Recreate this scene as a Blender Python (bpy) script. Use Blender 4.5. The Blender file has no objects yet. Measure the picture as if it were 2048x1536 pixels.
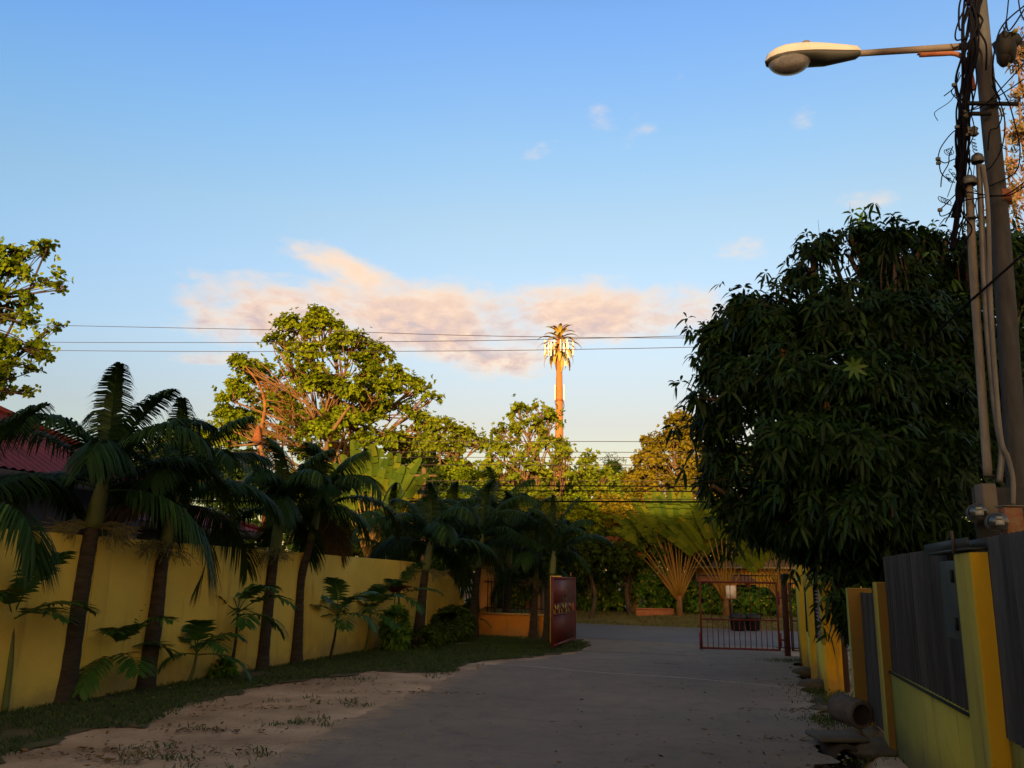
import bpy, math, random
import numpy as np
from mathutils import Vector, Matrix, noise as mnoise
R = math.radians
random.seed(7); rng = np.random.default_rng(7)
S = bpy.context.scene; COL = S.collection

# ------------------------------------------------------------------ camera
F = 1700.0; CX, CY = 1024.0, 768.0; HOR = 1158.0; CH = 1.6; ROLL = R(0.8)
PITCH = math.atan((HOR - CY) / F)
cam_d = bpy.data.cameras.new('camera'); cam = bpy.data.objects.new('camera', cam_d); COL.objects.link(cam)
cam_d.sensor_width = 36; cam_d.lens = 36 * F / 2048; cam_d.clip_end = 3000; cam_d.clip_start = 0.05
MROT = Matrix.Rotation(math.pi / 2 + PITCH, 3, 'X') @ Matrix.Rotation(ROLL, 3, 'Z')
cam.matrix_world = Matrix.Translation((0, 0, CH)) @ MROT.to_4x4()
S.camera = cam

def ray(px, py):                       # direction of a photo pixel, used to survey the place
    return MROT @ Vector(((px - CX) / F, -(py - CY) / F, -1.0))
def at(px, py, Y):
    d = ray(px, py); t = Y / d.y
    return Vector((d.x * t, Y, CH + d.z * t))
def gp(px, py, z=0.0):
    d = ray(px, py); t = (z - CH) / d.z
    return Vector((d.x * t, d.y * t, z))
def on_line(px, py, P, D):             # where the pixel's ray meets the vertical plane through P along D
    d = ray(px, py); n = Vector((D[1], -D[0]))
    t = (P[0] * n[0] + P[1] * n[1]) / (d.x * n[0] + d.y * n[1])
    return Vector((d.x * t, d.y * t, CH + d.z * t))

# ------------------------------------------------------------------ sun, sky, exposure
SUN_EL, SUN_AZ = R(6.0), R(190)         # behind the camera, a little to the left
sd = bpy.data.lights.new('sun', 'SUN'); sun = bpy.data.objects.new('sun', sd); COL.objects.link(sun)
sd.energy = 5.0; sd.angle = R(0.5); sd.color = (1.0, 0.68, 0.34)
sdir = Vector((math.sin(SUN_AZ) * math.cos(SUN_EL), math.cos(SUN_AZ) * math.cos(SUN_EL), math.sin(SUN_EL)))
sun.rotation_euler = sdir.to_track_quat('Z', 'Y').to_euler()

W = bpy.data.worlds.new('World'); S.world = W; W.use_nodes = True
nt = W.node_tree; nt.nodes.clear()
class NT:
    def __init__(s, nt): s.nt = nt
    def n(s, t, **k):
        x = s.nt.nodes.new(t)
        for a, b in k.items(): setattr(x, a, b)
        return x
    def l(s, a, b): s.nt.links.new(a, b)
    def m(s, op, a, b=None, c=None, clamp=False):
        x = s.n('ShaderNodeMath', operation=op); x.use_clamp = clamp
        for i, v in enumerate((a, b, c)):
            if v is None: continue
            if isinstance(v, (int, float)): x.inputs[i].default_value = v
            else: s.l(v, x.inputs[i])
        return x.outputs[0]
    def mixc(s, f, a, b, mode='MIX'):
        x = s.n('ShaderNodeMix', data_type='RGBA', blend_type=mode)
        for i, v in ((0, f), (6, a), (7, b)):
            if isinstance(v, (int, float)): x.inputs[i].default_value = v
            elif isinstance(v, tuple): x.inputs[i].default_value = (*v, 1)
            else: s.l(v, x.inputs[i])
        return x.outputs[2]
    def mapr(s, v, a, b, c=0.0, d=1.0, smooth=False):
        x = s.n('ShaderNodeMapRange'); x.clamp = True
        if smooth: x.interpolation_type = 'SMOOTHSTEP'
        s.l(v, x.inputs[0])
        for i, q in zip((1, 2, 3, 4), (a, b, c, d)): x.inputs[i].default_value = q
        return x.outputs[0]
    def ramp(s, v, stops):
        x = s.n('ShaderNodeValToRGB'); e = x.color_ramp.elements
        while len(e) < len(stops): e.new(0.5)
        for q, (p, c) in zip(e, stops): q.position = p; q.color = (*c, 1)
        s.l(v, x.inputs[0]); return x.outputs[0]
    def noise(s, vec, scale, detail=4, rough=0.55, dist=0.0):
        x = s.n('ShaderNodeTexNoise'); x.inputs['Scale'].default_value = scale
        x.inputs['Detail'].default_value = detail; x.inputs['Roughness'].default_value = rough
        x.inputs['Distortion'].default_value = dist
        if vec is not None: s.l(vec, x.inputs['Vector'])
        return x.outputs['Fac']
g = NT(nt)
sky = g.n('ShaderNodeTexSky', sky_type='NISHITA'); sky.sun_disc = False
sky.sun_elevation = R(6.0); sky.sun_rotation = SUN_AZ; sky.altitude = 0; sky.air_density = 1.0; sky.dust_density = 0.6; sky.ozone_density = 1.5
tc = g.n('ShaderNodeTexCoord'); sp = g.n('ShaderNodeSeparateXYZ'); g.l(tc.outputs['Generated'], sp.inputs[0])
X_, Y_, Z_ = sp.outputs
el = g.m('ARCSINE', Z_); az = g.m('ARCTAN2', X_, Y_)
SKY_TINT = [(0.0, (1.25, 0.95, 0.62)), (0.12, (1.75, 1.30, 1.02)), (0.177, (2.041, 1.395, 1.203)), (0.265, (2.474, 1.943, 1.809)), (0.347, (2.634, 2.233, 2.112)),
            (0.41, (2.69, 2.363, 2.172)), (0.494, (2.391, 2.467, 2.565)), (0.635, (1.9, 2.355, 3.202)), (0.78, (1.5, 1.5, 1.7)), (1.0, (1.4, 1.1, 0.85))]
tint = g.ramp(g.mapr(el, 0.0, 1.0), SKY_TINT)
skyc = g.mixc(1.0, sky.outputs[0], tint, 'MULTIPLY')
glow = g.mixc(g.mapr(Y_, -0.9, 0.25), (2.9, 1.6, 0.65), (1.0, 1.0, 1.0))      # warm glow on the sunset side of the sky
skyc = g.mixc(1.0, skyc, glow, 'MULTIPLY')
skyc = g.mixc(1.0, skyc, g.mixc(g.mapr(az, -0.6, -0.05), (0.80, 0.96, 1.10), (1.0, 1.0, 1.0)), 'MULTIPLY')   # a little bluer towards the south-west
# clouds: banks given by bearing and height above the horizon, broken up by noise
def azel(px, py):
    d = ray(px, py).normalized(); return math.atan2(d.x, d.y), math.asin(d.z)
cv = g.n('ShaderNodeCombineXYZ'); g.l(az, cv.inputs[0]); g.l(g.m('MULTIPLY', el, 2.1), cv.inputs[1])
n1 = g.noise(cv.outputs[0], 9.0, 7, 0.58, 0.25)
n2 = g.noise(cv.outputs[0], 34.0, 6, 0.6, 0.3)
nz = g.m('ADD', g.m('MULTIPLY', g.m('SUBTRACT', n1, 0.5), 3.0), g.m('MULTIPLY', g.m('SUBTRACT', n2, 0.5), 1.3))
def banks(lst):
    out = None
    for (px, py, rx, ry, rot, k) in lst:
        a0, e0 = azel(px, py); ra, re = rx / F, ry / F
        dx = g.m('SUBTRACT', az, a0); dy = g.m('SUBTRACT', el, e0)
        c_, s_ = math.cos(rot), math.sin(rot)
        u = g.m('ADD', g.m('MULTIPLY', dx, c_ / ra), g.m('MULTIPLY', dy, s_ / ra))
        v = g.m('ADD', g.m('MULTIPLY', dx, -s_ / re), g.m('MULTIPLY', dy, c_ / re))
        q = g.m('SUBTRACT', k, g.m('MULTIPLY', g.m('ADD', g.m('MULTIPLY', u, u), g.m('MULTIPLY', v, v)), k))
        q = g.m('MAXIMUM', q, -2.0)
        out = q if out is None else g.m('MAXIMUM', out, q)
    return out
MAIN = [(560, 632, 270, 80, -0.03, 1.2), (860, 640, 340, 90, -0.05, 1.6), (740, 560, 200, 44, -0.32, 1.25), (1180, 625, 300, 78, 0.05, 1.45),
        (960, 700, 190, 66, -0.15, 1.2), (430, 716, 110, 18, 0.1, 0.8), (1350, 610, 130, 50, -0.1, 1.1), (400, 605, 90, 22, 0, .9)]
SMALL = [(1205, 238, 44, 26, -0.3, .8), (1285, 262, 56, 24, 0.5, .75), (1362, 152, 44, 20, 0.3, .55), (1598, 225, 40, 32, -0.6, .65), (1740, 396, 60, 22, 0, .7),
         (1478, 500, 65, 26, 0, .6), (1085, 300, 40, 18, 0.3, .45), (1310, 180, 20, 20, 0, .4), (1270, 235, 18, 10, 0, .6), (450, 500, 40, 12, 0, .3),
         (600, 495, 60, 14, 0.1, .3), (1190, 925, 120, 22, 0, .9)]
bm_ = banks(MAIN); bs_ = banks(SMALL)
dm = g.mapr(g.m('ADD', bm_, nz), 0.0, 1.5, smooth=True)
ds = g.m('MULTIPLY', g.mapr(g.m('ADD', bs_, g.m('MULTIPLY', nz, 1.3)), 0.1, 2.0, smooth=True), 0.75)
dens = g.m('MAXIMUM', g.m('MULTIPLY', dm, 0.94), ds)
# light side of the clouds: denser towards the middle = shaded underside
thick = g.mapr(g.m('ADD', bm_, g.m('ADD', g.m('MULTIPLY', nz, 0.55), g.m('MULTIPLY', g.m('SUBTRACT', n2, 0.5), 4.0))), 0.5, 2.3)
a0, e0 = azel(900, 600)
low = g.mapr(el, azel(900, 700)[1], azel(900, 560)[1])
shade = g.m('MULTIPLY', thick, g.m('SUBTRACT', 1.15, low), clamp=True)
cc = g.ramp(shade, [(0.0, (11.0, 8.2, 5.9)), (0.3, (9.6, 6.8, 5.2)), (0.65, (7.6, 5.7, 5.2)), (1.0, (6.0, 5.3, 5.5))])
CLOUD_K = 0.66
cc = g.mixc(1.0, cc, (CLOUD_K, CLOUD_K, CLOUD_K), 'MULTIPLY')
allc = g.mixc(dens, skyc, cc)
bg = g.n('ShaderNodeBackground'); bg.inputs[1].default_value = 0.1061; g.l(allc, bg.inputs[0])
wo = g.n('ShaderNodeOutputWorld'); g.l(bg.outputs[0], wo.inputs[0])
S.view_settings.view_transform = 'Standard'; S.view_settings.look = 'None'; S.view_settings.exposure = 0.5; S.view_settings.gamma = 1.0
S.render.engine = 'CYCLES'; S.cycles.use_denoising = True; S.cycles.max_bounces = 5; S.cycles.diffuse_bounces = 3
S.cycles.transmission_bounces = 3; S.cycles.transparent_max_bounces = 4; S.cycles.caustics_reflective = False; S.cycles.caustics_refractive = False
S.render.film_transparent = False

# ------------------------------------------------------------------ helpers
MATS = {}
def mat(name, col, col2=None, scale=6.0, rough=0.85, bump=0.0, bscale=40.0, spec=0.3, metal=0.0, trans=0.0, leaf=False, col3=None, stretch=None, extra=None):
    if name in MATS: return MATS[name]
    m = bpy.data.materials.new(name); m.use_nodes = True; q = NT(m.node_tree); m.node_tree.nodes.clear()
    out = q.n('ShaderNodeOutputMaterial'); p = q.n('ShaderNodeBsdfPrincipled')
    p.inputs['Roughness'].default_value = rough; p.inputs['Specular IOR Level'].default_value = spec; p.inputs['Metallic'].default_value = metal
    t = q.n('ShaderNodeTexCoord'); vec = t.outputs['Object']
    if stretch:
        mp = q.n('ShaderNodeMapping'); mp.inputs['Scale'].default_value = stretch; q.l(vec, mp.inputs[0]); vec = mp.outputs[0]
    c = None
    if leaf:
        gi = q.n('ShaderNodeNewGeometry'); ri = gi.outputs['Random Per Island']
        c = q.ramp(ri, [(0.0, col), (0.6, col2), (0.9, col2), (1.0, col3 or col2)])
        big = q.noise(t.outputs['Object'], 0.5, 2); c = q.mixc(1.0, c, q.ramp(big, [(0.3, (0.75, 0.78, 0.8)), (0.7, (1.25, 1.2, 1.05))]), 'MULTIPLY')
    elif col2:
        nf = q.noise(vec, scale, 6, 0.6)
        c = q.ramp(nf, [(0.32, col), (0.68, col2)] if not col3 else [(0.3, col), (0.55, col2), (0.7, col3)])
    if c is None:
        rgb = q.n('ShaderNodeRGB'); rgb.outputs[0].default_value = (*col, 1); c = rgb.outputs[0]
    if extra: c = extra(q, t, c)
    q.l(c, p.inputs['Base Color'])
    if bump:
        nb = q.noise(vec, bscale, 5, 0.65); bn = q.n('ShaderNodeBump'); bn.inputs['Strength'].default_value = bump; bn.inputs['Distance'].default_value = 0.02
        q.l(nb, bn.inputs['Height']); q.l(bn.outputs[0], p.inputs['Normal'])
    sh = p.outputs[0]
    if trans:
        tr = q.n('ShaderNodeBsdfTranslucent'); q.l(c, tr.inputs[0]); mx = q.n('ShaderNodeMixShader'); mx.inputs[0].default_value = trans
        q.l(sh, mx.inputs[1]); q.l(tr.outputs[0], mx.inputs[2]); sh = mx.outputs[0]
    q.l(sh, out.inputs[0]); MATS[name] = m; return m

class MB:
    """collects faces; build() links them as one mesh object"""
    def __init__(s): s.V = []; s.Q = []; s.T = []; s.n = 0
    def add(s, V, Fq=None, Ft=None):
        V = np.asarray(V, float).reshape(-1, 3)
        if Fq is not None and len(Fq): s.Q.append(np.asarray(Fq, int).reshape(-1, 4) + s.n)
        if Ft is not None and len(Ft): s.T.append(np.asarray(Ft, int).reshape(-1, 3) + s.n)
        s.V.append(V); s.n += len(V); return s
    def box(s, a, b, M=None):
        x0, y0, z0 = a; x1, y1, z1 = b
        V = np.array([(x, y, z) for z in (z0, z1) for y in (y0, y1) for x in (x0, x1)], float)
        if M is not None: V = np.array([M @ Vector(v) for v in V])
        return s.add(V, [(0, 2, 3, 1), (4, 5, 7, 6), (0, 1, 5, 4), (2, 6, 7, 3), (0, 4, 6, 2), (1, 3, 7, 5)])
    def tube(s, P, Rr, k=6, caps=True):
        P = np.asarray([tuple(p) for p in P], float); n = len(P)
        if np.isscalar(Rr): Rr = [Rr] * n
        Tn = np.gradient(P, axis=0); Tn /= np.linalg.norm(Tn, axis=1)[:, None] + 1e-9
        ref = np.array((0, 0, 1.0)) if abs(Tn[0][2]) < 0.9 else np.array((1.0, 0, 0))
        u = np.cross(Tn[0], ref); u /= np.linalg.norm(u); V = []
        for i in range(n):
            u = u - Tn[i] * u.dot(Tn[i]); u /= np.linalg.norm(u) + 1e-9; v = np.cross(Tn[i], u)
            for j in range(k):
                a = 2 * math.pi * j / k; V.append(P[i] + Rr[i] * (math.cos(a) * u + math.sin(a) * v))
        Q = [(i * k + j, i * k + (j + 1) % k, (i + 1) * k + (j + 1) % k, (i + 1) * k + j) for i in range(n - 1) for j in range(k)]
        T = []
        if caps:
            V.append(P[0]); V.append(P[-1]); a, b = n * k, n * k + 1
            T = [(a, (j + 1) % k, j) for j in range(k)] + [(b, (n - 1) * k + j, (n - 1) * k + (j + 1) % k) for j in range(k)]
        return s.add(V, Q, T)
    def lathe(s, prof, c=(0, 0, 0), k=20, M=None):
        V = [(c[0] + r * math.cos(2 * math.pi * j / k), c[1] + r * math.sin(2 * math.pi * j / k), c[2] + z) for (r, z) in prof for j in range(k)]
        if M is not None: V = [tuple(M @ Vector(v)) for v in V]
        Q = [(i * k + j, i * k + (j + 1) % k, (i + 1) * k + (j + 1) % k, (i + 1) * k + j) for i in range(len(prof) - 1) for j in range(k)]
        return s.add(V, Q)
    def grid(s, G):                      # G[i][j] points
        G = np.asarray(G, float); a, b = G.shape[:2]
        I = np.arange(a * b).reshape(a, b)
        Q = np.stack([I[:-1, :-1], I[1:, :-1], I[1:, 1:], I[:-1, 1:]], -1).reshape(-1, 4)
        return s.add(G.reshape(-1, 3), Q)
    def build(s, name, m, parent=None, smooth=False, bevel=0):
        me = bpy.data.meshes.new(name); V = np.concatenate(s.V) if s.V else np.zeros((0, 3))
        o = bpy.data.objects.new(name, me); COL.objects.link(o)
        if parent is not None:
            V = V - np.array(parent_origin(parent)); o.parent = parent
        me.vertices.add(len(V)); me.vertices.foreach_set('co', V.astype(np.float32).ravel())
        Q = np.concatenate(s.Q) if s.Q else np.zeros((0, 4), int); T = np.concatenate(s.T) if s.T else np.zeros((0, 3), int)
        me.loops.add(Q.size + T.size); me.loops.foreach_set('vertex_index', np.concatenate([Q.ravel(), T.ravel()]).astype(np.int32))
        me.polygons.add(len(Q) + len(T))
        me.polygons.foreach_set('loop_start', np.concatenate([np.arange(len(Q)) * 4, Q.size + np.arange(len(T)) * 3]).astype(np.int32))
        me.update(calc_edges=True); me.validate()
        if smooth: me.polygons.foreach_set('use_smooth', np.ones(len(me.polygons), bool))
        me.materials.append(m)
        if bevel:
            b = o.modifiers.new('bevel', 'BEVEL'); b.width = bevel; b.segments = 2; b.limit_method = 'ANGLE'
        return o
ORG = {}
def parent_origin(p):
    t = Vector((0, 0, 0))
    while p is not None: t += p.location; p = p.parent
    return t
def tag(o, label=None, cat=None, group=None, kind=None):
    if label: o['label'] = label
    if cat: o['category'] = cat
    if group: o['group'] = group
    if kind: o['kind'] = kind
    return o
def thing(name, loc, label, cat, group=None):
    o = bpy.data.objects.new(name, None); COL.objects.link(o); o.location = loc; o.empty_display_size = 0.3
    return tag(o, label, cat, group)
def smoothpath(P, n=12):
    P = [Vector(p) for p in P]; out = []
    for i in range(len(P) - 1):
        a, b, c, d = P[max(i - 1, 0)], P[i], P[i + 1], P[min(i + 2, len(P) - 1)]
        for j in range(n):
            t = j / n
            out.append(0.5 * ((2 * b) + (c - a) * t + (2 * a - 5 * b + 4 * c - d) * t * t + (3 * b - a - 3 * c + d) * t ** 3))
    out.append(P[-1]); return out
def nrm(a): return a / (np.linalg.norm(a, axis=-1, keepdims=True) + 1e-9)

def leaves(mb, P, D, U, L, Wd, droop=0.3, prof=((0, .12), (.35, 1), (.72, .8), (1, .06)), fold=0.0):
    """many leaf blades at once: base P, direction D, up U, length L, width Wd"""
    n = len(P); D = nrm(D); Sd = nrm(np.cross(D, U)); L = np.broadcast_to(L, n)[:, None]; Wd = np.broadcast_to(Wd, n)[:, None]
    rows = []; z = np.array([0, 0, 1.0])
    for (t, w) in prof:
        c = P + D * L * t - z * (droop * L * t * t)
        rows.append(c - Sd * Wd * w * .5); rows.append(c + Sd * Wd * w * .5)
    k = len(rows); V = np.stack(rows, 1).reshape(-1, 3)
    base = np.arange(n)[:, None] * k
    q = np.concatenate([base + np.array([[2 * i, 2 * i + 1, 2 * i + 3, 2 * i + 2]]) for i in range(k // 2 - 1)], 0)
    mb.add(V, q)
def rhombi(mb, P, D, U, L, Wd, droop=0.0):
    n = len(P); D = nrm(D); Sd = nrm(np.cross(D, U)); L = np.broadcast_to(L, n)[:, None]; Wd = np.broadcast_to(Wd, n)[:, None]
    tip = P + D * L; tip[:, 2] -= (droop * L)[:, 0]
    V = np.stack([P, P + D * L * .55 + Sd * Wd * .5, tip, P + D * L * .55 - Sd * Wd * .5], 1).reshape(-1, 3)
    mb.add(V, np.arange(n * 4).reshape(-1, 4))
def rand_dirs(n): return nrm(rng.normal(size=(n, 3)))
def rosettes(mb, C, A, k, L, Wd, spread=0.9, droop=0.3, near=False):
    """k leaves round each tip C opening about axis A"""
    n = len(C); A = nrm(A); ref = rand_dirs(n); u = nrm(np.cross(A, ref)); v = np.cross(A, u)
    for j in range(k):
        a = 2 * math.pi * j / k + rng.uniform(-.4, .4, n); s = rng.uniform(spread * .6, spread * 1.3, n)
        D = A * np.cos(s)[:, None] + (u * np.cos(a)[:, None] + v * np.sin(a)[:, None]) * np.sin(s)[:, None]
        U = A + rng.normal(size=(n, 3)) * .25
        l = L * rng.uniform(.7, 1.15, n); w = Wd * rng.uniform(.8, 1.15, n)
        if near: leaves(mb, C + D * .02, D, U, l, w, droop * rng.uniform(.5, 1.5))
        else: rhombi(mb, C, D, U, l, w, droop)

def crown_points(lobes, n, gap=0.35, seed=0, shell=0.35, under=0.35):
    """clump positions and outward axes in a set of ellipsoids (centre, radii)"""
    r_ = np.random.default_rng(seed); vol = np.array([a[1][0] * a[1][2] for a in lobes]); vol = vol / vol.sum(); P = []; A = []
    for (c, rad), f in zip(lobes, vol):
        m = max(6, int(n * f * 1.7)); d = nrm(r_.normal(size=(m, 3))); d[:, 2] = np.where(d[:, 2] < -under, -d[:, 2], d[:, 2])
        rr = r_.uniform(shell, 1, m) ** .45; p = d * rr[:, None] * np.array(rad) + np.array(c)
        keep = np.array([mnoise.noise(Vector(q) * (1.6 / max(.6, rad[0])) + Vector((seed, 0, 0))) for q in p]) > (-.28 + gap * .5)
        P.append(p[keep]); A.append(nrm(d / np.array(rad) + np.array([0, 0, .35]))[keep])
    return np.concatenate(P), np.concatenate(A)

def branch_path(a, b, sag=0.0, wob=0.12, n=6):
    a, b = Vector(a), Vector(b); L = (b - a).length; out = []
    o1 = Vector([random.uniform(-1, 1) for _ in range(3)]) * wob * L
    for i in range(n + 1):
        t = i / n; p = a.lerp(b, t) + o1 * math.sin(math.pi * t) * .5; p.z += sag * L * math.sin(math.pi * t)
        out.append(p)
    return out
def make_tree(name, base, top, lobes, label, cat, leafm, barkm, n=900, k=8, L=.22, Wd=.12, gap=.35, seed=0, tr=.2, twigs=7, droop=.15, spread=.9, near=False, group=None, fork=.45, shell=.35, trunks=None, twr=.02, under=.35):
    o = thing(name, base, label, cat, group); t = MB(); base = Vector(base); top = Vector(top)
    P, A = crown_points(lobes, n, gap, seed, shell, under)
    tp = smoothpath([base - Vector((0, 0, .2)), base.lerp(top, .35) + Vector((random.uniform(-.2, .2), 0, 0)), base.lerp(top, .7), top], 5)
    rr = [tr * (1.35 if i == 0 else 1) * (1 - .6 * i / len(tp)) for i in range(len(tp))]; t.tube(tp, rr, 8)
    for ex in (trunks or []): 
        ep = smoothpath(ex, 4); t.tube(ep, [tr * .45 * (1 - .65 * i / len(ep)) for i in range(len(ep))], 6)
    for (c, rad) in lobes:
        c = Vector(c); st = base.lerp(top, random.uniform(fork, 1.0)); c2 = c - Vector((0, 0, rad[2] * .45))
        bp = branch_path(st, c2, .04, .2); r0 = tr * random.uniform(.22, .36); t.tube(bp, [r0 * (1 - .6 * i / 6) for i in range(7)], 6)
        d2 = ((P - np.array(c)) / np.array(rad)); idx = np.nonzero((d2 ** 2).sum(1) < 1.05)[0]
        if len(idx):
            for i in np.random.default_rng(seed + 5).choice(idx, min(twigs, len(idx)), replace=False):
                q = bp[random.randint(3, 6)]; pp = branch_path(q, P[i], .05, .22, 5)
                t.tube(pp, [twr * 1.4 * (1 - .12 * j) for j in range(6)], 4, False)
    t.build('trunk', barkm, o, smooth=True)
    f = MB(); rosettes(f, P, A, k, L, Wd, spread, droop, near)
    rosettes(f, P + rng.normal(size=P.shape) * L * .9, A + rng.normal(size=P.shape) * .4, max(3, k - 3), L * .9, Wd, spread, droop, near)
    f.build('crown', leafm, o)
    return o

# ------------------------------------------------------------------ materials
YEL = (0.50, 0.36, 0.062); YEL2 = (0.60, 0.45, 0.085); ORA = (0.55, 0.27, 0.02)
def grime(q, t, c):
    sp = q.n('ShaderNodeSeparateXYZ'); q.l(t.outputs['Object'], sp.inputs[0])
    n_ = q.noise(t.outputs['Object'], 3.0, 5, .65); h = q.m('ADD', sp.outputs[2], q.m('MULTIPLY', q.m('SUBTRACT', n_, .5), .7))
    f = q.mapr(h, .0, .38, .55, 0.0, True); c = q.mixc(f, c, (.16, .13, .07))
    mp = q.n('ShaderNodeMapping'); mp.inputs['Scale'].default_value = (7, 7, .5); q.l(t.outputs['Object'], mp.inputs[0])
    s_ = q.noise(mp.outputs[0], 1.0, 5, .6); f2 = q.mapr(s_, .54, .76, 0, .6, True); c = q.mixc(f2, c, (.20, .15, .05))
    return c
M_wall = mat('yellow_stucco', YEL, YEL2, 1.3, .9, .35, 60, extra=grime)
M_wall_or = mat('orange_stucco', (.42, .17, .02), (.5, .22, .03), 1.6, .9, .35, 60, extra=grime)
M_wall_pk = mat('faded_orange_stucco', (.55, .28, .08), (.48, .25, .07), 1.6, .9, .35, 60)
def drips(q, t, c):
    c = grime(q, t, c); mp = q.n('ShaderNodeMapping'); mp.inputs['Scale'].default_value = (9, 9, .9); q.l(t.outputs['Object'], mp.inputs[0])
    s_ = q.noise(mp.outputs[0], 1.0, 6, .7); c = q.mixc(q.mapr(s_, .52, .72, 0, .7, True), c, (.10, .085, .03)); return c
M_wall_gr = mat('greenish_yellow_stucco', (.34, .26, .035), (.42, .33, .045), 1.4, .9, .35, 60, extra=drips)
M_wall_lit = mat('warm_lit_stucco', (.50, .26, .006), (.58, .31, .010), 1.4, .9, .3, 60)  # warm bounce light painted into the stucco colour of viewer-facing pillar ends
M_zinc = mat('old_zinc', (.025, .022, .022), (.085, .072, .065), 1.2, .55, .15, 30, metal=.35, stretch=(6, 6, .5))
M_zinc2 = mat('grey_zinc', (.035, .032, .032), (.10, .09, .085), 1.2, .55, .15, 30, metal=.35, stretch=(6, 6, .5))
M_roof = mat('red_roof_sheet', (.08, .011, .014), (.14, .020, .023), 1.5, .6, .1, 20, stretch=(1, 1, 1))
M_dwall = mat('dark_boards', (.035, .03, .035), (.06, .052, .055), 1.4, .85, .2, 30)
M_black = mat('dark_opening', (.008, .008, .008), rough=.7)
M_trim = mat('brown_trim', (.07, .045, .035), rough=.8)
M_maroon = mat('maroon_paint', (.10, .018, .014), (.14, .026, .02), 3, .5, .08, 25)
M_redbar = mat('red_oxide_bar', (.15, .02, .015), (.10, .018, .014), 5, .55, .1, 40)
M_asph = mat('asphalt', (.10, .085, .092), (.17, .145, .145), .55, .9, .5, 160, col3=(.23, .185, .155))
def asph_x(q, t, c):
    fine = q.noise(t.outputs['Object'], 90, 3, .7); c = q.mixc(1.0, c, q.ramp(fine, [(.3, (.7, .7, .7)), (.7, (1.3, 1.3, 1.3))]), 'MULTIPLY')
    cr = q.noise(t.outputs['Object'], 1.1, 6, .6, 1.2); f = q.m('ABSOLUTE', q.m('SUBTRACT', cr, .5)); k = q.mapr(f, 0.0, .006, .5, 0.0)
    return q.mixc(k, c, (.05, .045, .045))
MATS.clear() if False else None
def lane_x(q, t, c):
    sp = q.n('ShaderNodeSeparateXYZ'); q.l(t.outputs['Object'], sp.inputs[0])       # pale dust carried in from the street and the sandy edge
    n_ = q.noise(t.outputs['Object'], .6, 6, .65); h = q.m('ADD', sp.outputs[1], q.m('MULTIPLY', q.m('SUBTRACT', n_, .5), 14)); f = q.mapr(h, 14, 22, 0.0, .6, True)
    c = q.mixc(f, c, (.27, .235, .205))
    e = q.m('ADD', q.m('SUBTRACT', sp.outputs[0], q.m('MULTIPLY', sp.outputs[1], .25)), q.m('MULTIPLY', q.m('SUBTRACT', q.noise(t.outputs['Object'], 1.3, 5, .65), .5), 2.0))
    c = q.mixc(q.mapr(e, .2, 1.3, 0.0, .65, True), c, (.27, .21, .165))
    A_, B_ = gp(480, 1540), gp(905, 1352); dv = (B_ - A_).normalized(); nx, ny = dv.y, -dv.x       # sand drifted over the broken left edge
    ed = q.m('ADD', q.m('ADD', q.m('MULTIPLY', sp.outputs[0], nx), q.m('MULTIPLY', sp.outputs[1], ny)), -(A_.x * nx + A_.y * ny))
    ed = q.m('ADD', ed, q.m('MULTIPLY', q.m('SUBTRACT', q.noise(t.outputs['Object'], 2.5, 6, .7), .5), 1.5))
    c = q.mixc(q.mapr(ed, -.1, .45, .9, 0.0, True), c, (.34, .24, .165))
    pt = q.noise(t.outputs['Object'], 2.2, 5, .7, .6); c = q.mixc(1.0, c, q.ramp(pt, [(.35, (.86, .84, .86)), (.5, (1, 1, 1)), (.68, (1.1, 1.06, 1.0))]), 'MULTIPLY')
    return asph_x(q, t, c)
M_lane = mat('lane_asphalt', (.172, .142, .126), (.212, .172, .150), .45, .92, .6, 150, col3=(.24, .19, .16), extra=lane_x)
M_street = mat('street_asphalt', (.14, .14, .16), (.185, .18, .195), .5, .9, .4, 120)
M_sand = mat('sandy_ground', (.23, .15, .095), (.42, .29, .20), .9, .95, .6, 50, col3=(.54, .38, .27), extra=asph_x)
M_lawn = mat('lawn_soil', (.035, .045, .016), (.11, .09, .045), 2.5, .95, .6, 60)
M_grass = mat('grass_blades', (.018, .045, .010), (.035, .075, .016), leaf=True, rough=.7, trans=.2, col3=(.10, .11, .03))
M_dry = mat('dry_verge', (.10, .095, .03), (.20, .15, .055), 1.6, .95, .5, 50)
M_conc = mat('concrete', (.06, .052, .045), (.10, .088, .075), 3, .9, .3, 50)
M_concp = mat('pole_concrete', (.036, .038, .042), (.072, .072, .075), 4, .85, .25, 60, stretch=(3, 3, .6))
M_pvc = mat('pvc_conduit', (.11, .10, .09), (.21, .185, .155), 3, .7, .2, 40, stretch=(4, 4, .7))
M_galv = mat('galvanised_pipe', (.10, .095, .09), (.17, .155, .14), 6, .5, .1, 30, metal=.3)
M_rust = mat('rusty_steel', (.22, .06, .03), (.32, .13, .07), 9, .8, .2, 60)
M_wire = mat('black_cable', (.004, .004, .008), rough=.8, spec=.08)
M_cable = mat('overhead_wire', (.05, .035, .03), rough=.7)
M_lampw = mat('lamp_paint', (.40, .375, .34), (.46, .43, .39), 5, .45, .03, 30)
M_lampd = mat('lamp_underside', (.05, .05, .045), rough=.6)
M_palmt = mat('palm_trunk', (.018, .014, .010), (.052, .042, .032), 6, .9, .5, 30, stretch=(1, 1, 5))
M_shaft = mat('palm_crownshaft', (.06, .085, .025), (.10, .12, .035), 3, .6, .05, 20)
M_palm = mat('palm_leaflet', (.008, .026, .006), (.016, .048, .009), leaf=True, rough=.6, trans=.2, col3=(.06, .12, .022), spec=.2)
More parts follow.
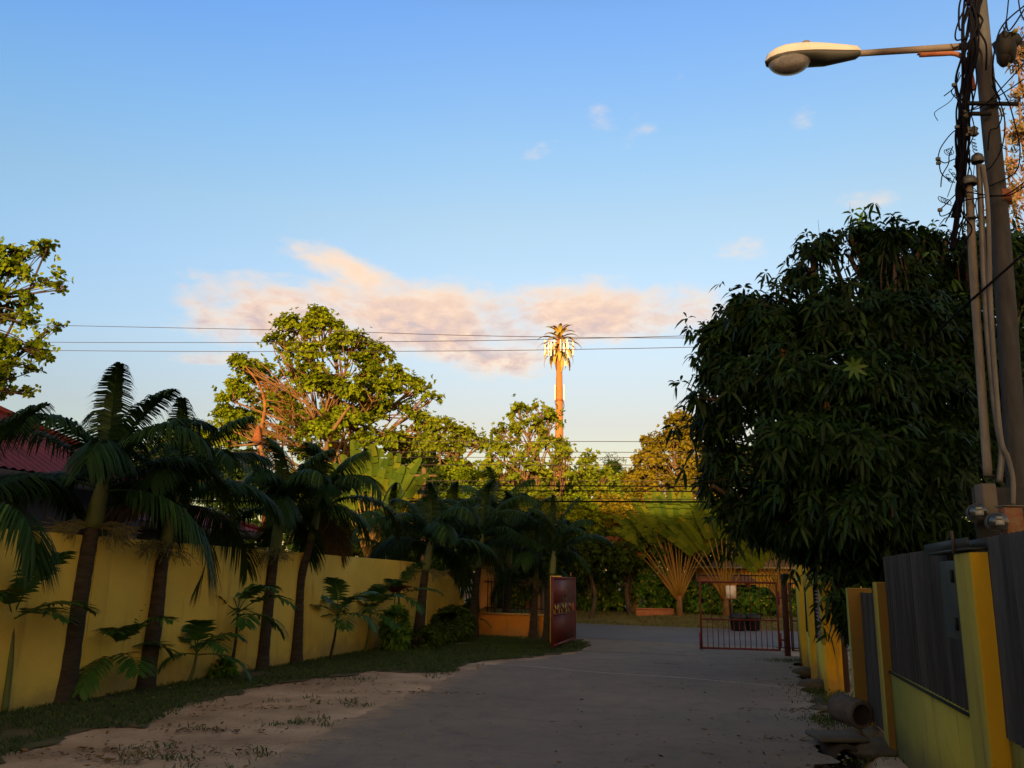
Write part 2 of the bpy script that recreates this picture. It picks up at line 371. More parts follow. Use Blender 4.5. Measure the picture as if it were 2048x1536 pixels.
M_dead = mat('dry_frond', (.07, .045, .018), (.11, .07, .028), leaf=True, rough=.8, trans=.1, col3=(.14, .09, .035))
M_young = mat('young_palm_leaflet', (.024, .08, .016), (.045, .12, .024), leaf=True, rough=.5, trans=.2, col3=(.06, .12, .03))
M_flower = mat('palm_flower', (.12, .12, .04), (.2, .18, .07), 8, .8)
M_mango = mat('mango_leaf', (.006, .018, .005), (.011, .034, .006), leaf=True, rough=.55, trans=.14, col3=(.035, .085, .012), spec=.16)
M_mango_y = mat('young_mango_leaf', (.06, .13, .014), rough=.45, trans=.3)
M_brown_leaf = mat('dead_leaf', (.16, .06, .02), (.10, .04, .015), 5, .8, trans=.2)
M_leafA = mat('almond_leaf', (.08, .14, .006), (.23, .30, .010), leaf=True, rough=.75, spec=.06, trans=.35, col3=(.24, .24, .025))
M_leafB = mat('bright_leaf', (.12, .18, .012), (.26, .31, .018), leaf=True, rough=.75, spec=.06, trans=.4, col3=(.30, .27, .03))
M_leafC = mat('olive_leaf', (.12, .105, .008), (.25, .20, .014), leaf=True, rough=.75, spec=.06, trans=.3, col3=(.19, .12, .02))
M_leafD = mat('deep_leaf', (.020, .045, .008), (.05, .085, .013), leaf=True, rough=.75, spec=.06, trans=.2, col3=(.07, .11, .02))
M_hedge = mat('hedge_leaf', (.045, .13, .014), (.10, .23, .022), leaf=True, rough=.55, spec=.15, trans=.3, col3=(.60, .55, .05))
M_pink = mat('pink_leaf', (.10, .12, .03), (.26, .17, .08), leaf=True, rough=.5, trans=.35, col3=(.42, .17, .16))
M_red = mat('dark_red_leaf', (.05, .012, .012), (.08, .02, .016), leaf=True, rough=.6, trans=.2)
M_bark = mat('bark', (.13, .075, .03), (.24, .135, .05), 5, .9, .5, 30)
M_barkd = mat('dark_bark', (.05, .035, .025), (.09, .065, .045), 5, .9, .5, 30)
M_rave = mat('fan_palm_leaf', (.045, .085, .008), (.09, .13, .010), leaf=True, rough=.7, spec=.05, trans=.25, col3=(.15, .16, .012))
M_stalk = mat('fan_palm_stalk', (.17, .13, .014), (.22, .10, .014), 3, .6)
M_tower = mat('tower_bark', (.36, .14, .035), (.44, .18, .05), 2.5, .85, .5, 8)
M_tfrond = mat('tower_frond', (.42, .34, .05), (.50, .38, .07), 3, .6, trans=.1)
M_white = mat('antenna_white', (.72, .68, .58), rough=.5)
M_bin = mat('black_plastic', (.008, .008, .010), rough=.5)
M_glass = mat('meter_glass', (.03, .035, .04), rough=.12, spec=.9)
M_metalg = mat('grey_metal', (.08, .085, .085), (.12, .125, .125), 5, .5, .05, 20, metal=.4)
M_litter = mat('dry_litter', (.09, .045, .02), (.14, .08, .035), leaf=True, rough=.9)
M_brick = mat('terracotta', (.30, .11, .05), (.36, .15, .07), 8, .9, .3, 40)

# ------------------------------------------------------------------ ground, lane, street
UL = Vector((math.cos(R(-26)), math.sin(R(-26)))); NL = Vector((-UL.y, UL.x))      # along and across the street
_f = gp(1150, 1247); F0 = Vector((_f.x, _f.y))
def sdist(x, y): return (Vector((x, y)) - F0).dot(NL)
def verge_z(s): t = min(1, max(0, (s - .1) / 3.2)); return .34 * t * t * (3 - 2 * t) + max(0, s - 6) * .012
def st(px, s):                                        # ground point beyond the street under a photo column
    d = ray(px, HOR); k = 1.0 / d.y; dx = d.x * k
    P = F0 + NL * s; t = P.dot(NL) / (Vector((dx, 1)).dot(NL)); return Vector((dx * t, t, verge_z(s)))
WD = Vector((gp(780, 1292).x - gp(0, 1425).x, gp(780, 1292).y - gp(0, 1425).y)).normalized()      # left wall direction
WR0 = gp(1773, 1488); _w1 = gp(1600, 1316); WRD = Vector((_w1.x - WR0.x, _w1.y - WR0.y)).normalized()   # right wall direction
WRN = Vector((WRD.y, -WRD.x))                            # pointing away from the lane
drain = [gp(1586, 1325), gp(1612, 1352), gp(1640, 1385), gp(1660, 1430), gp(1672, 1480), gp(1700, 1540), gp(1760, 1640)]
def seg_d(p, pts):
    best = 9
    for a, b in zip(pts[:-1], pts[1:]):
        ax, ay, bx, by = a.x, a.y, b.x, b.y; L2 = (bx - ax) ** 2 + (by - ay) ** 2
        t = max(0, min(1, ((p[0] - ax) * (bx - ax) + (p[1] - ay) * (by - ay)) / L2))
        best = min(best, math.hypot(p[0] - ax - t * (bx - ax), p[1] - ay - t * (by - ay)))
    return best
xs = np.unique(np.round(np.concatenate([[-900, -400, -200, -100, -60, -40, -25], np.arange(-14, 1.5, .5), np.arange(1.5, 8.0, .1), np.arange(8, 16, 1.), [25, 40, 60, 100, 200, 400, 900]]), 3))
ys = np.unique(np.round(np.concatenate([[-400, -200, -100, -50, -20, -5, 0, 3], np.arange(5, 22, .12), np.arange(22, 60, .8), [70, 90, 130, 200, 400, 800, 1800]]), 3))
G = []
for x in xs:
    row = []
    for y in ys:
        s = sdist(x, y); z = verge_z(s) - .012
        if s < 0 and abs(x) < 15: z -= .012 + .012 * mnoise.noise(Vector((x * 1.1, y * 1.1, 0)))
        if 1.5 < x < 8 and 5 < y < 22:
            d = seg_d((x, y), drain); w = .16 + .03 * mnoise.noise(Vector((x * 3, y * 3, 5)))
            if d < w + .12: z -= .26 * min(1, (w + .12 - d) / .12)
        row.append((x, y, z))
    G.append(row)
mb = MB(); mb.grid(np.array(G)); tag(mb.build('ground', M_sand), kind='structure')

def poly_sheet(name, pts, z, m, kind='structure', rough=0.0, step=.25, zf=None):
    import bmesh
    out = []
    for a, b in zip(pts, pts[1:] + pts[:1]):
        n = max(1, int((b - a).length / step)) if (b - a).length < 40 else 1
        for i in range(n):
            p = a.lerp(b, i / n)
            if n > 1: p = p + Vector((mnoise.noise(p * 1.7), mnoise.noise(p * 1.7 + Vector((9, 0, 0))), 0)) * rough + Vector((mnoise.noise(p * 6), mnoise.noise(p * 6 + Vector((9, 0, 0))), 0)) * rough * .5
            out.append(Vector((p.x, p.y, z)))
    bm = bmesh.new(); vs = [bm.verts.new(v) for v in out]; f = bm.faces.new(vs); bm.normal_update()
    if f.normal.z < 0: f.normal_flip()
    bmesh.ops.triangulate(bm, faces=[f]); me = bpy.data.meshes.new(name); bm.to_mesh(me); bm.free(); me.materials.append(m)
    o = bpy.data.objects.new(name, me); COL.objects.link(o); tag(o, kind=kind); return o
lane_l = [(480, 1540), (640, 1465), (760, 1412), (860, 1375), (905, 1352), (960, 1334), (1010, 1324), (1080, 1318), (1150, 1306), (1183, 1293), (1166, 1284)]
lane_r = [(1600, 1318), (1588, 1330), (1600, 1352), (1615, 1385), (1628, 1430), (1634, 1490), (1650, 1560)]
LL = [gp(*p) for p in lane_l]; LR = [gp(*p) for p in lane_r]
a0 = F0 - NL * 7.4
La = Vector((*(a0 + UL * -2.5), 0)); Ra = Vector((*(a0 + UL * 8.5), 0))
pts = [Vector((-3.2, -12, 0))] + LL + [La, Ra] + LR + [Vector((2.6, -12, 0))]
poly_sheet('lane', pts, 0.0, M_lane, rough=.2, step=.08)
sa = [F0 + NL * -7.6 - UL * 120, F0 + NL * -7.6 + UL * 120, F0 + UL * 120, F0 - UL * 120]
mb = MB(); n = 240; mb.grid([[Vector((*(F0 + UL * u + NL * (-7.6 + .1 * mnoise.noise(Vector((u * .9, 0, 0))))), .006)), Vector((*(F0 + UL * u + NL * (.05 + .1 * mnoise.noise(Vector((u * .8, 3, 0))))), .006))] for u in np.linspace(-120, 120, n)])
tag(mb.build('street', M_street), kind='structure')
# pale joint across the lane
mb = MB(); J = smoothpath([gp(960, 1329), gp(1050, 1332), gp(1200, 1345), (gp(1380, 1357)), gp(1560, 1374)], 14)
mb.grid([[p + Vector((0, -.05 - .015 * mnoise.noise(p * 5), .004 - p.z)), p + Vector((0, .05 + .02 * mnoise.noise(p * 7), .004 - p.z))] for p in J])
tag(mb.build('lane_joint', mat('pale_joint', (.42, .39, .38), (.24, .21, .20), 2.2, .9, .3, 50)), kind='structure')
def crack(pts, w, m=None):
    P = smoothpath([gp(*p) for p in pts], 10); mb = MB(); A = []
    for i, p in enumerate(P):
        o_ = Vector((mnoise.noise(p * 3), mnoise.noise(p * 3 + Vector((5, 0, 0))), 0)) * .08; ww = w * (.4 + abs(mnoise.noise(p * 5)) * 1.6)
        A.append([p + o_ + Vector((0, -ww, .004)), p + o_ + Vector((0, ww, .004))])
    mb.grid(A); tag(mb.build('lane_crack', mat('crack_dark', (.07, .04, .035), rough=.95)), kind='structure')
crack([(1166, 1303), (1230, 1305), (1300, 1307), (1370, 1311), (1440, 1319)], .035)
crack([(1300, 1326), (1330, 1327), (1352, 1329)], .05); crack([(1180, 1424), (1250, 1440), (1330, 1436)], .006); crack([(1480, 1385), (1540, 1400), (1610, 1402)], .008); crack([(880, 1460), (960, 1475), (1010, 1500), (1100, 1515)], .005)
# grass
gedge = [(-260, 1620), (0, 1512), (103, 1479), (165, 1455), (290, 1450), (352, 1417), (414, 1397), (520, 1372), (600, 1359), (700, 1347), (750, 1340), (830, 1345), (902, 1344), (926, 1327), (969, 1321), (1066, 1313), (1164, 1299), (1181, 1287), (1150, 1277)]
WBASE = [gp(0, 1425) - Vector((*(WD * 9), 0)), gp(0, 1425), gp(780, 1292), gp(850, 1277), gp(905, 1268), gp(960, 1269)]
LOWB = [gp(950, 1269), gp(1100, 1276)]
gpoly = [gp(*p) for p in gedge] + [gp(1100, 1274), gp(950, 1267), gp(900, 1266), gp(780, 1290), gp(0, 1422), gp(-260, 1470)]
poly_sheet('lawn_strip', gpoly, -.012, M_lawn, rough=.30, step=.12)
def inpoly(x, y, P):
    c = False; j = len(P) - 1
    for i in range(len(P)):
        if (P[i].y > y) != (P[j].y > y) and x < (P[j].x - P[i].x) * (y - P[i].y) / (P[j].y - P[i].y) + P[i].x: c = not c
        j = i
    return c
def grass_blades(mb, pts, h=.06, w=.010, lean=.5):
    P = np.array(pts); n = len(P); D = nrm(np.stack([rng.normal(0, lean, n), rng.normal(0, lean, n), np.ones(n)], 1))
    leaves(mb, P, D, rand_dirs(n), h * rng.uniform(.5, 1.4, n), w, .25, prof=((0, 1), (.6, .8), (1, .1)))
gx = []
x0, x1, y0, y1 = min(p.x for p in gpoly), max(p.x for p in gpoly), min(p.y for p in gpoly), max(p.y for p in gpoly)
while len(gx) < 42000:
    x, y = random.uniform(x0, x1), random.uniform(y0, y1)
    if y < 7.5: continue
    xx = x + .25 * mnoise.noise(Vector((x * 1.7, y * 1.7, 0))); yy = y + .2 * mnoise.noise(Vector((x * 1.7 + 9, y * 1.7, 0)))
    if inpoly(xx, yy, gpoly) and mnoise.noise(Vector((x * 1.3, y * 1.3, 3))) > -.42: gx.append((x, y, -.005))
mb = MB(); grass_blades(mb, gx)
# sparse tufts on the sand, by the drain and across the street
tf = []
for _ in range(900):
    x, y = random.uniform(-6, 7.5), random.uniform(7, 20)
    if not inpoly(x, y, pts) and not inpoly(x, y, gpoly) and mnoise.noise(Vector((x * .9, y * .9, 7))) > .05 and (x > 2.5 or sdist(x, y) < 0) and (x > 2 or x < 0):
        for k in range(14): tf.append((x + random.gauss(0, .09), y + random.gauss(0, .07), -.02))
for (px, py, n, sx, sy) in [(1590, 1322, 700, .35, .25), (1675, 1395, 800, .35, .6), (1640, 1372, 300, .3, .3), (1660, 1440, 500, .25, .3)]:
    c = gp(px, py); tf += [(c.x + random.gauss(0, sx), c.y + random.gauss(0, sy), -.02) for _ in range(n)]
grass_blades(mb, tf, .07, .012)
tag(mb.build('grass', M_grass), 'short dark green grass along the foot of the yellow wall', 'grass', kind='stuff')
# dry verge beyond the street
mb = MB(); mb.grid([[Vector((*(F0 + UL * u + NL * s), verge_z(s) + .004)) for s in np.linspace(.05, 9, 24)] for u in np.linspace(-60, 60, 160)])
tag(mb.build('verge', M_dry), kind='structure')
vg = []
for _ in range(26000):
    u, s = random.uniform(-14, 16), random.uniform(.1, 5.5) ; p = F0 + UL * u + NL * s
    if mnoise.noise(Vector((p.x * .7, p.y * .7, 1))) > -.2: vg.append((p.x, p.y, verge_z(s)))
mb = MB(); grass_blades(mb, vg, .09, .02); tag(mb.build('verge_grass', mat('dry_grass_blades', (.07, .09, .02), (.13, .13, .03), leaf=True, rough=.8, trans=.2, col3=(.24, .19, .06))), 'thin dry grass on the verge across the street', 'grass', kind='stuff')
# litter of dry leaves and pebbles
def litter(name, spots, m, label, cat, size):
    mb = MB(); n = len(spots); P = np.array(spots); P[:, 2] += .006
    D = nrm(np.stack([rng.normal(size=n), rng.normal(size=n), rng.uniform(-.05, .25, n)], 1))
    leaves(mb, P, D, np.tile([0, 0, 1.], (n, 1)) + rng.normal(size=(n, 3)) * .3, size * rng.uniform(.5, 1.5, n), size * .5, .2)
    return tag(mb.build(name, m), label, cat, kind='stuff')
lt = []
for _ in range(520):
    px, py = random.uniform(150, 960), random.uniform(1335, 1536)
    p = gp(px, py)
    if not inpoly(p.x, p.y, pts) and not inpoly(p.x, p.y, gpoly) and mnoise.noise(p * .8) > -.15: lt.append(tuple(p))
for (px, py, n, s) in [(300, 1500, 90, .3), (430, 1460, 70, .22), (520, 1415, 60, .25), (820, 1385, 60, .3), (640, 1368, 40, .3), (180, 1510, 60, .3), (240, 1520, 50, .2), (1660, 1480, 60, .3), (1610, 1420, 40, .2), (1655, 1360, 50, .3)]:
    c = gp(px, py); lt += [(c.x + random.gauss(0, s * 1.6), c.y + random.gauss(0, s * .35), 0) for _ in range(n)]
for _ in range(140):
    p = gp(random.uniform(1100, 1640), random.uniform(1310, 1536)); lt.append(tuple(p))
litter('leaf_litter', lt, M_litter, 'dry brown leaves scattered over the sandy roadside', 'leaf litter', .06)
mb = MB()
for _ in range(260):
    p = gp(random.uniform(100, 1000), random.uniform(1330, 1536)) if random.random() < .75 else gp(random.uniform(1600, 1700), random.uniform(1330, 1536))
    r = random.uniform(.006, .02); mb.lathe([(0, r * .8), (r * .8, r * .5), (r, 0), (0, -r * .2)], (p.x, p.y, 0), 6)
tag(mb.build('pebbles', mat('pebble', (.14, .11, .08), (.26, .21, .16), 30)), 'small pale pebbles on the sandy shoulder of the lane', 'pebbles', kind='stuff')

# ------------------------------------------------------------------ left wall
def strip_wall(mb, P, hf, th=.16, step=.08, side=-1, z0=-.1):
    """wall along the ground polyline P, height hf(distance)"""
    pts = []; s = 0
    for a, b in zip(P[:-1], P[1:]):
        n = max(1, int((b - a).length / step))
        for i in range(n): pts.append((a.lerp(b, i / n), s + (b - a).length * i / n))
        s += (b - a).length
    pts.append((P[-1], s)); A = []
    for i, (p, q) in enumerate(pts):
        a = pts[max(0, i - 1)][0]; b = pts[min(len(pts) - 1, i + 1)][0]; t = (b - a).normalized(); nn = Vector((t.y, -t.x, 0)) * side
        h = hf(q); A.append([Vector((p.x, p.y, z0)), Vector((p.x, p.y, h - .015)), Vector((p.x, p.y, h)) + nn * .015, Vector((p.x, p.y, h)) + nn * (th - .015), Vector((p.x, p.y, h - .015)) + nn * th, Vector((p.x, p.y, z0)) + nn * th])
    mb.grid(A)
    for r in (A[0], A[-1]): mb.add([tuple(v) for v in r], [(0, 1, 4, 5)])
    return s
S0 = 9.0; LW = (gp(780, 1292) - gp(0, 1425)).length + S0
tot = sum((b - a).length for a, b in zip(WBASE[:4][:-1], WBASE[:4][1:]))
def hA(s):
    h = 2.10 - .008 * (s - S0); e = 1.25
    if s > tot - e:
        t = (s - (tot - e)) / e; h = 1.1 + (h - 1.1) * math.sqrt(max(0, 1 - t * t))
    return h
o = thing('boundary_wall', WBASE[1], 'long yellow rendered wall on the left whose top curves down at its far end', 'wall')
mb = MB(); strip_wall(mb, WBASE[:4], hA); mb.build('wall_panel', M_wall, o)
# a wall starts a little forward of the other at the expansion joint
for px, dz in ((183, 0.0), (600, 0.02)):
    p = on_line(px, 1180, WBASE[1], WD); mb = MB()
    for k in range(2): pass
    q = Vector((p.x, p.y, 0)); d3 = Vector((*WD, 0)); nn = Vector((d3.y, -d3.x, 0))
    M = Matrix(((d3.x, nn.x, 0, q.x), (d3.y, nn.y, 0, q.y), (0, 0, 1, 0), (0, 0, 0, 1)))
    mb.box((0, -.012, -.1), (.30, .012, 2.06), M); mb.build('pilaster', M_wall, o, bevel=.01)
WB2 = [gp(852, 1272), gp(880, 1268), gp(915, 1266), gp(948, 1268)]
tb = sum((b - a).length for a, b in zip(WB2[:-1], WB2[1:]))
def hB(s):
    t = max(0, (s - .9) / (tb - .9)); return .75 + 1.05 * math.sqrt(max(0, 1 - min(1, t * 1.5) ** 2))
mb = MB(); strip_wall(mb, WB2, hB); w2 = mb.build('curved_end_wall', M_wall); tag(w2, 'short yellow wall with a rounded falling top between the long wall and the faded pillar', 'wall')
# faded pillar and low orange wall with railing
p0 = gp(972, 1270); o = thing('wall_pillar', p0, 'faded orange pillar where the low orange wall begins', 'pillar')
Mz = Matrix.Translation(p0) @ Matrix.Rotation(R(12), 4, 'Z')
mb = MB(); mb.box((-.20, -.05, -.1), (.19, .34, 1.88), Mz); mb.build('shaft', M_wall_pk, o, bevel=.012)
mb = MB(); mb.box((-.23, -.08, 1.882), (.22, .37, 1.93), Mz); mb.build('cap', M_wall_pk, o, bevel=.01)
lo0, lo1 = gp(930, 1269), gp(1092, 1276)
o = thing('low_wall', lo0, 'low orange wall topped by dark upright railings beside the open red gate', 'wall')
mb = MB(); strip_wall(mb, [lo0, lo1], lambda s: .60, .18); mb.build('wall_panel', M_wall_or, o)
d = (lo1 - lo0).normalized(); nn = Vector((d.y, -d.x, 0)) * -1
M = Matrix(((d.x, nn.x, 0, lo0.x), (d.y, nn.y, 0, lo0.y), (0, 0, 1, 0), (0, 0, 0, 1))); L = (lo1 - lo0).length
mb = MB(); mb.box((-.02, -.03, .602), (L, .21, .64), M); mb.build('coping', mat('pale_coping', (.4, .3, .12), (.5, .38, .16), 4), o)
mb = MB()
for i in range(int(L / .12)): mb.box((.06 + i * .12, .08, .64), (.078 + i * .12, .098, 1.62), M)
mb.box((0, .075, .76), (L, .103, .79), M); mb.box((0, .075, 1.50), (L, .103, 1.53), M)
mb.build('railing', mat('dark_iron', (.02, .02, .018), rough=.6), o)

# left gate pillar and solid leaf
pg = Vector((at(1100.5, 1280, 22.9).x, 22.9, 0)); o = thing('gate_post', pg, 'slim bright yellow gate post behind the solid maroon gate leaf', 'gate post')
mb = MB(); mb.box((pg.x, pg.y, -.1), (pg.x + .30, pg.y + .30, 1.70)); mb.build('shaft', mat('post_yellow', (.62, .42, .04), (.68, .48, .06), 2, .8), o, bevel=.01)
mb = MB(); mb.box((pg.x - .004, pg.y - .006, .80), (pg.x + .324, pg.y - .001, .815)); mb.build('joint_line', M_black, o)
g0, g1 = gp(1105.5, 1301), gp(1152, 1283); d = (g1 - g0).normalized(); L = (g1 - g0).length; nn = Vector((-d.y, d.x, 0))
GL = Matrix(((d.x, nn.x, 0, g0.x), (d.y, nn.y, 0, g0.y), (0, 0, 1, 0), (0, 0, 0, 1)))
o = thing('solid_gate_leaf', g0, 'solid maroon sheet gate leaf swung open, with a yellow lattice band across it', 'gate')
HT = at(1105.5, 1153, g0.y).z
mb = MB(); mb.box((0, 0, .06), (.07, .05, HT), GL); mb.box((L - .07, 0, .06), (L, .05, HT), GL); mb.box((.07, 0, HT - .06), (L - .07, .05, HT), GL); mb.box((.07, 0, .06), (L - .07, .05, .12), GL)
mb.build('frame', M_redbar, o)
b0, b1 = .80, 1.02
mb = MB(); mb.box((.07, .015, .12), (L - .07, .03, b0), GL)
for i in range(int((L - .14) / .16)): mb.box((.09 + i * .16, .004, .13), (.098 + i * .16, .014, b0 - .01), GL)
mb.build('lower_panel', M_maroon, o)
mb = MB(); mb.box((.07, .015, b1), (L - .07, .03, HT - .06), GL); mb.build('upper_panel', M_maroon, o)
mb = MB(); mb.box((.07, .026, b0 + .003), (L * .80, .029, b1 - .003), GL); mb.build('lattice_backing', mat('band_yellow', (.55, .42, .06), rough=.7), o)
mb = MB(); mb.box((L * .80 + .003, .026, b0 + .003), (L - .07, .029, b1 - .003), GL); mb.build('lattice_end', mat('band_orange', (.35, .08, .03), rough=.7), o)
mb = MB(); seg = (L * .80 - .07) / 5
for i in range(6): mb.box((.07 + i * seg - .02, .0, b0), (.07 + i * seg + .02, .022, b1), GL)
for i in range(5):
    a = (.07 + i * seg, b0); b = (.07 + (i + 1) * seg, b1)
    if i % 2 == 0: a, b = (a[0], b1), (b[0], b0)
    mb.tube([GL @ Vector((a[0], .01, a[1])), GL @ Vector((b[0], .01, b[1]))], .022, 4)
mb.box((.07, -.003, b0 - .03), (L - .07, .012, b0), GL); mb.box((.07, -.003, b1), (L - .07, .012, b1 + .03), GL); mb.build('lattice', M_maroon, o)
for (u, z) in ((.48, HT - .50), (.56, HT - .50), (.48, HT - .92 + .0), (.56, HT - .92)):
    pass
mb = MB()
for u in (.46, .58):
    for z in (HT - .33, HT - .56): mb.box((L * u - .018, .008, z - .035), (L * u + .018, .0145, z + .035), GL)
mb.build('slot', mat('slot_pale', (.34, .28, .12), rough=.7), o)
mb = MB(); mb.box((L * .48, .002, HT - .475), (L * .56, .0145, HT - .445), GL); mb.build('latch', M_black, o)
mb = MB(); mb.tube([GL @ Vector((L * .8, .025, HT)), GL @ Vector((L * .8, .025, HT + .12))], .014, 6); mb.build('top_pin', M_rust, o)

# ------------------------------------------------------------------ right barred gate
h0, h1 = gp(1402, 1302), gp(1562, 1307); d = (h1 - h0).normalized(); L = (h1 - h0).length; nn = Vector((-d.y, d.x, 0)); hz = .05
GR = Matrix(((d.x, nn.x, 0, h0.x), (d.y, nn.y, 0, h0.y), (0, 0, 1, 0), (0, 0, 0, 1))); TT = at(1402, 1162, h0.y).z
o = thing('barred_gate_leaf', h0, 'rust red barred gate leaf standing open on the right side of the lane', 'gate')
mb = MB(); w = .045
mb.box((0, 0, hz), (w, w, TT), GR); mb.box((L - w, 0, hz), (L, w, TT), GR); mb.box((w, 0, TT - w), (L - w, w, TT), GR); mb.box((w, 0, hz), (L - w, w, hz + w), GR)
MID = at(1480, 1239, h0.y).z; mb.box((w, .004, MID - .018), (L - w, w - .004, MID + .018), GR); mb.build('frame', M_redbar, o)
nb = 13
for i in range(nb):
    x = w + (L - 2 * w) * (i + 1) / (nb + 1); mb = MB(); mb.box((x - .009, .012, hz + w), (x + .009, .030, MID - .018), GR); mb.build('lower_bar', M_redbar, o)
for i in range(7):
    x = w + (L - 2 * w) * (i + 1) / 7.6 ; mb = MB(); mb.box((x - .008, .012, MID + .018), (x + .008, .030, TT - w), GR); mb.build('upper_bar', M_redbar, o)
mb = MB(); mb.box((-.03, .0, hz - .02), (-.002, w, .42), GR); mb.build('stop_plate', M_redbar, o)
mb = MB(); mb.tube([GR @ Vector((.03, .02, hz)), GR @ Vector((.03, .02, -.01))], .01, 6); mb.build('drop_bolt', M_redbar, o)
for z in (.30, 1.25):
    mb = MB(); mb.box((L + .002, .0, z - .15), (L + .035, w, z + .15), GR); mb.box((L + .035, .01, z - .02), (L + .12, w - .01, z + .02), GR); mb.build('hinge', M_redbar, o)
pc = gp(1576, 1312); pt = at(1576, 1148, pc.y).z
o = thing('gate_pole', pc, 'dark red square pole that carries the barred gate', 'gate post')
mb = MB(); mb.box((pc.x - .055, pc.y - .05, -.05), (pc.x + .055, pc.y + .06, pt)); mb.build('pole', mat('dark_red_post', (.05, .012, .012), (.075, .02, .018), 4, .6), o, bevel=.006)
q0, q1 = gp(1584, 1307), gp(1600, 1307.5); d = (q1 - q0).normalized(); L2 = (q1 - q0).length; nn = Vector((-d.y, d.x, 0))
GQ = Matrix(((d.x, nn.x, 0, q0.x), (d.y, nn.y, 0, q0.y), (0, 0, 1, 0), (0, 0, 0, 1)))
o = thing('side_gate', q0, 'narrow red barred panel between the gate pole and the yellow wall', 'gate')
mb = MB(); mb.box((0, 0, .05), (.03, .03, 1.6), GQ); mb.box((.035, 0, .05), (.06, .03, 1.6), GQ); mb.box((.06, 0, .05), (L2, .03, .08), GQ); mb.box((.06, 0, 1.57), (L2, .03, 1.6), GQ); mb.box((.06, .002, MID - .015), (L2, .028, MID + .015), GQ); mb.build('frame', mat('dark_red_post', (0, 0, 0)), o)
mb = MB(); mb.box((L2 - .02, .005, .08), (L2 - .004, .02, 1.57), GQ); mb.build('bar', M_redbar, o)

# ------------------------------------------------------------------ right walls: pillars, low walls, zinc
def RL(px): 
    p = on_line(px, 1165, WR0, WRD); return (Vector((p.x, p.y)) - Vector((WR0.x, WR0.y))).dot(WRD)
def RM(s, out=0.0):                 # local frame: x along the wall (away), y away from the lane
    o3 = Vector((WR0.x, WR0.y, 0)) + Vector((*WRD, 0)) * s
    return Matrix(((WRD.x, WRN.x, 0, o3.x), (WRD.y, WRN.y, 0, o3.y), (0, 0, 1, 0), (0, 0, 0, 1))) @ Matrix.Translation((0, out, 0))
def RT(px, py): p = on_line(px, py, WR0, WRD); return p.z
def corr(mb, M, x0, x1, z0, z1, y, pitch=.076, amp=.010):
    n = int((x1 - x0) / pitch * 6) + 1; xs_ = np.linspace(x0, x1, n); nz_ = 10; zs = np.linspace(z0, z1, nz_)
    mb.grid([[M @ Vector((x, y + amp * math.sin(2 * math.pi * x / pitch) + .012 * mnoise.noise(Vector((x * 1.3, z, 1))), z)) for z in zs] for x in xs_])
Ia = Matrix(((WRD.x, WRN.x, 0, WR0.x), (WRD.y, WRN.y, 0, WR0.y), (0, 0, 1, 0), (0, 0, 0, 1)))
PR = .105
# RL of the plane of the recessed walls; pillars stand PR forward of it
def RP(px, prot=0.0):
    P = Vector((WR0.x, WR0.y)) - WRN * prot; p = on_line(px, 1165, P, WRD); return (Vector((p.x, p.y)) - Vector((WR0.x, WR0.y))).dot(WRD)
sN1 = RP(1945, PR); sN2 = RP(1912, PR)     # near pillar front face ends
topN = RT(1925, 1110)
p = Ia @ Vector((sN1, -PR, 0)); o = thing('wall_pillar', p, 'tallest and nearest yellow pillar beside the grey zinc fence', 'pillar')
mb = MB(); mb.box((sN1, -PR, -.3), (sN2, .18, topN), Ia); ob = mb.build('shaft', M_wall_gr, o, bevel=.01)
ob.data.materials.append(M_wall_lit)
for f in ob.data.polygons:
    if abs(f.normal.dot(Vector((-WRD.x, -WRD.y, 0)))) > .8: f.material_index = 1  # end faces take the warm lit tone, lane face stays greenish
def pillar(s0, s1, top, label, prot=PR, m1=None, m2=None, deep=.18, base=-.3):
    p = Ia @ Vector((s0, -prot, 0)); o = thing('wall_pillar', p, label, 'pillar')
    mb = MB(); mb.box((s0, -prot, base), (s1, deep, top), Ia); ob = mb.build('shaft', m1 or M_wall_gr, o, bevel=.01); ob.data.materials.append(m2 or M_wall_lit)
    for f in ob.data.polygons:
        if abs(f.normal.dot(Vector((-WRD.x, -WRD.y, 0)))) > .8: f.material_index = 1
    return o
s21, s22 = RP(1752, .065), RP(1744, .065)
pillar(s21, s22, 1.62, 'brown orange pillar at the far end of the dark zinc fence panel', .065, M_wall_gr, mat('brown_stucco', (.17, .085, .012), (.13, .085, .018), 1.2, .9, .3, 50))
s31, s32 = RP(1693, .10), RP(1689.5, .10)
pillar(s31, s32, 1.55, 'dull brown pillar with a pale edge left of the round concrete pipe', .10, mat('pale_edge', (.30, .30, .08), rough=.9), mat('brown_stucco', (0, 0, 0)))
# near low wall + grey zinc to the camera side
lwz = RT(1770, 1337); 
o = thing('zinc_fence', Ia @ Vector((sN1 - 3, 0, 0)), 'tall grey corrugated zinc fence at the right edge on a low yellow wall', 'fence')
zl = RT(2030, 1465)
mb = MB(); mb.box((sN1 - 7, 0, -.3), (sN1 - .002, .15, zl), Ia); mb.build('low_wall', M_wall_gr, o)
mb = MB(); corr(mb, Ia, sN1 - 7, sN1 - .003, zl - .05, RT(2015, 1068), -.012, .11, .014); mb.build('zinc_sheet', M_zinc2, o, smooth=True)
o = thing('zinc_fence', Ia @ Vector((sN2, 0, 0)), 'dark streaked corrugated zinc panel on a low wall between two pillars', 'fence')
mb = MB(); mb.box((sN2 + .002, 0, -.3), (s21 - .002, .15, lwz), Ia); mb.build('low_wall', M_wall_gr, o)
mb = MB()
mb.box((sN2 + .004, -.02, lwz - .012), (s21 - .004, -.001, lwz + .004), Ia); mb.build('dark_line', M_black, o)  # thin black strip along the top edge of the low wall
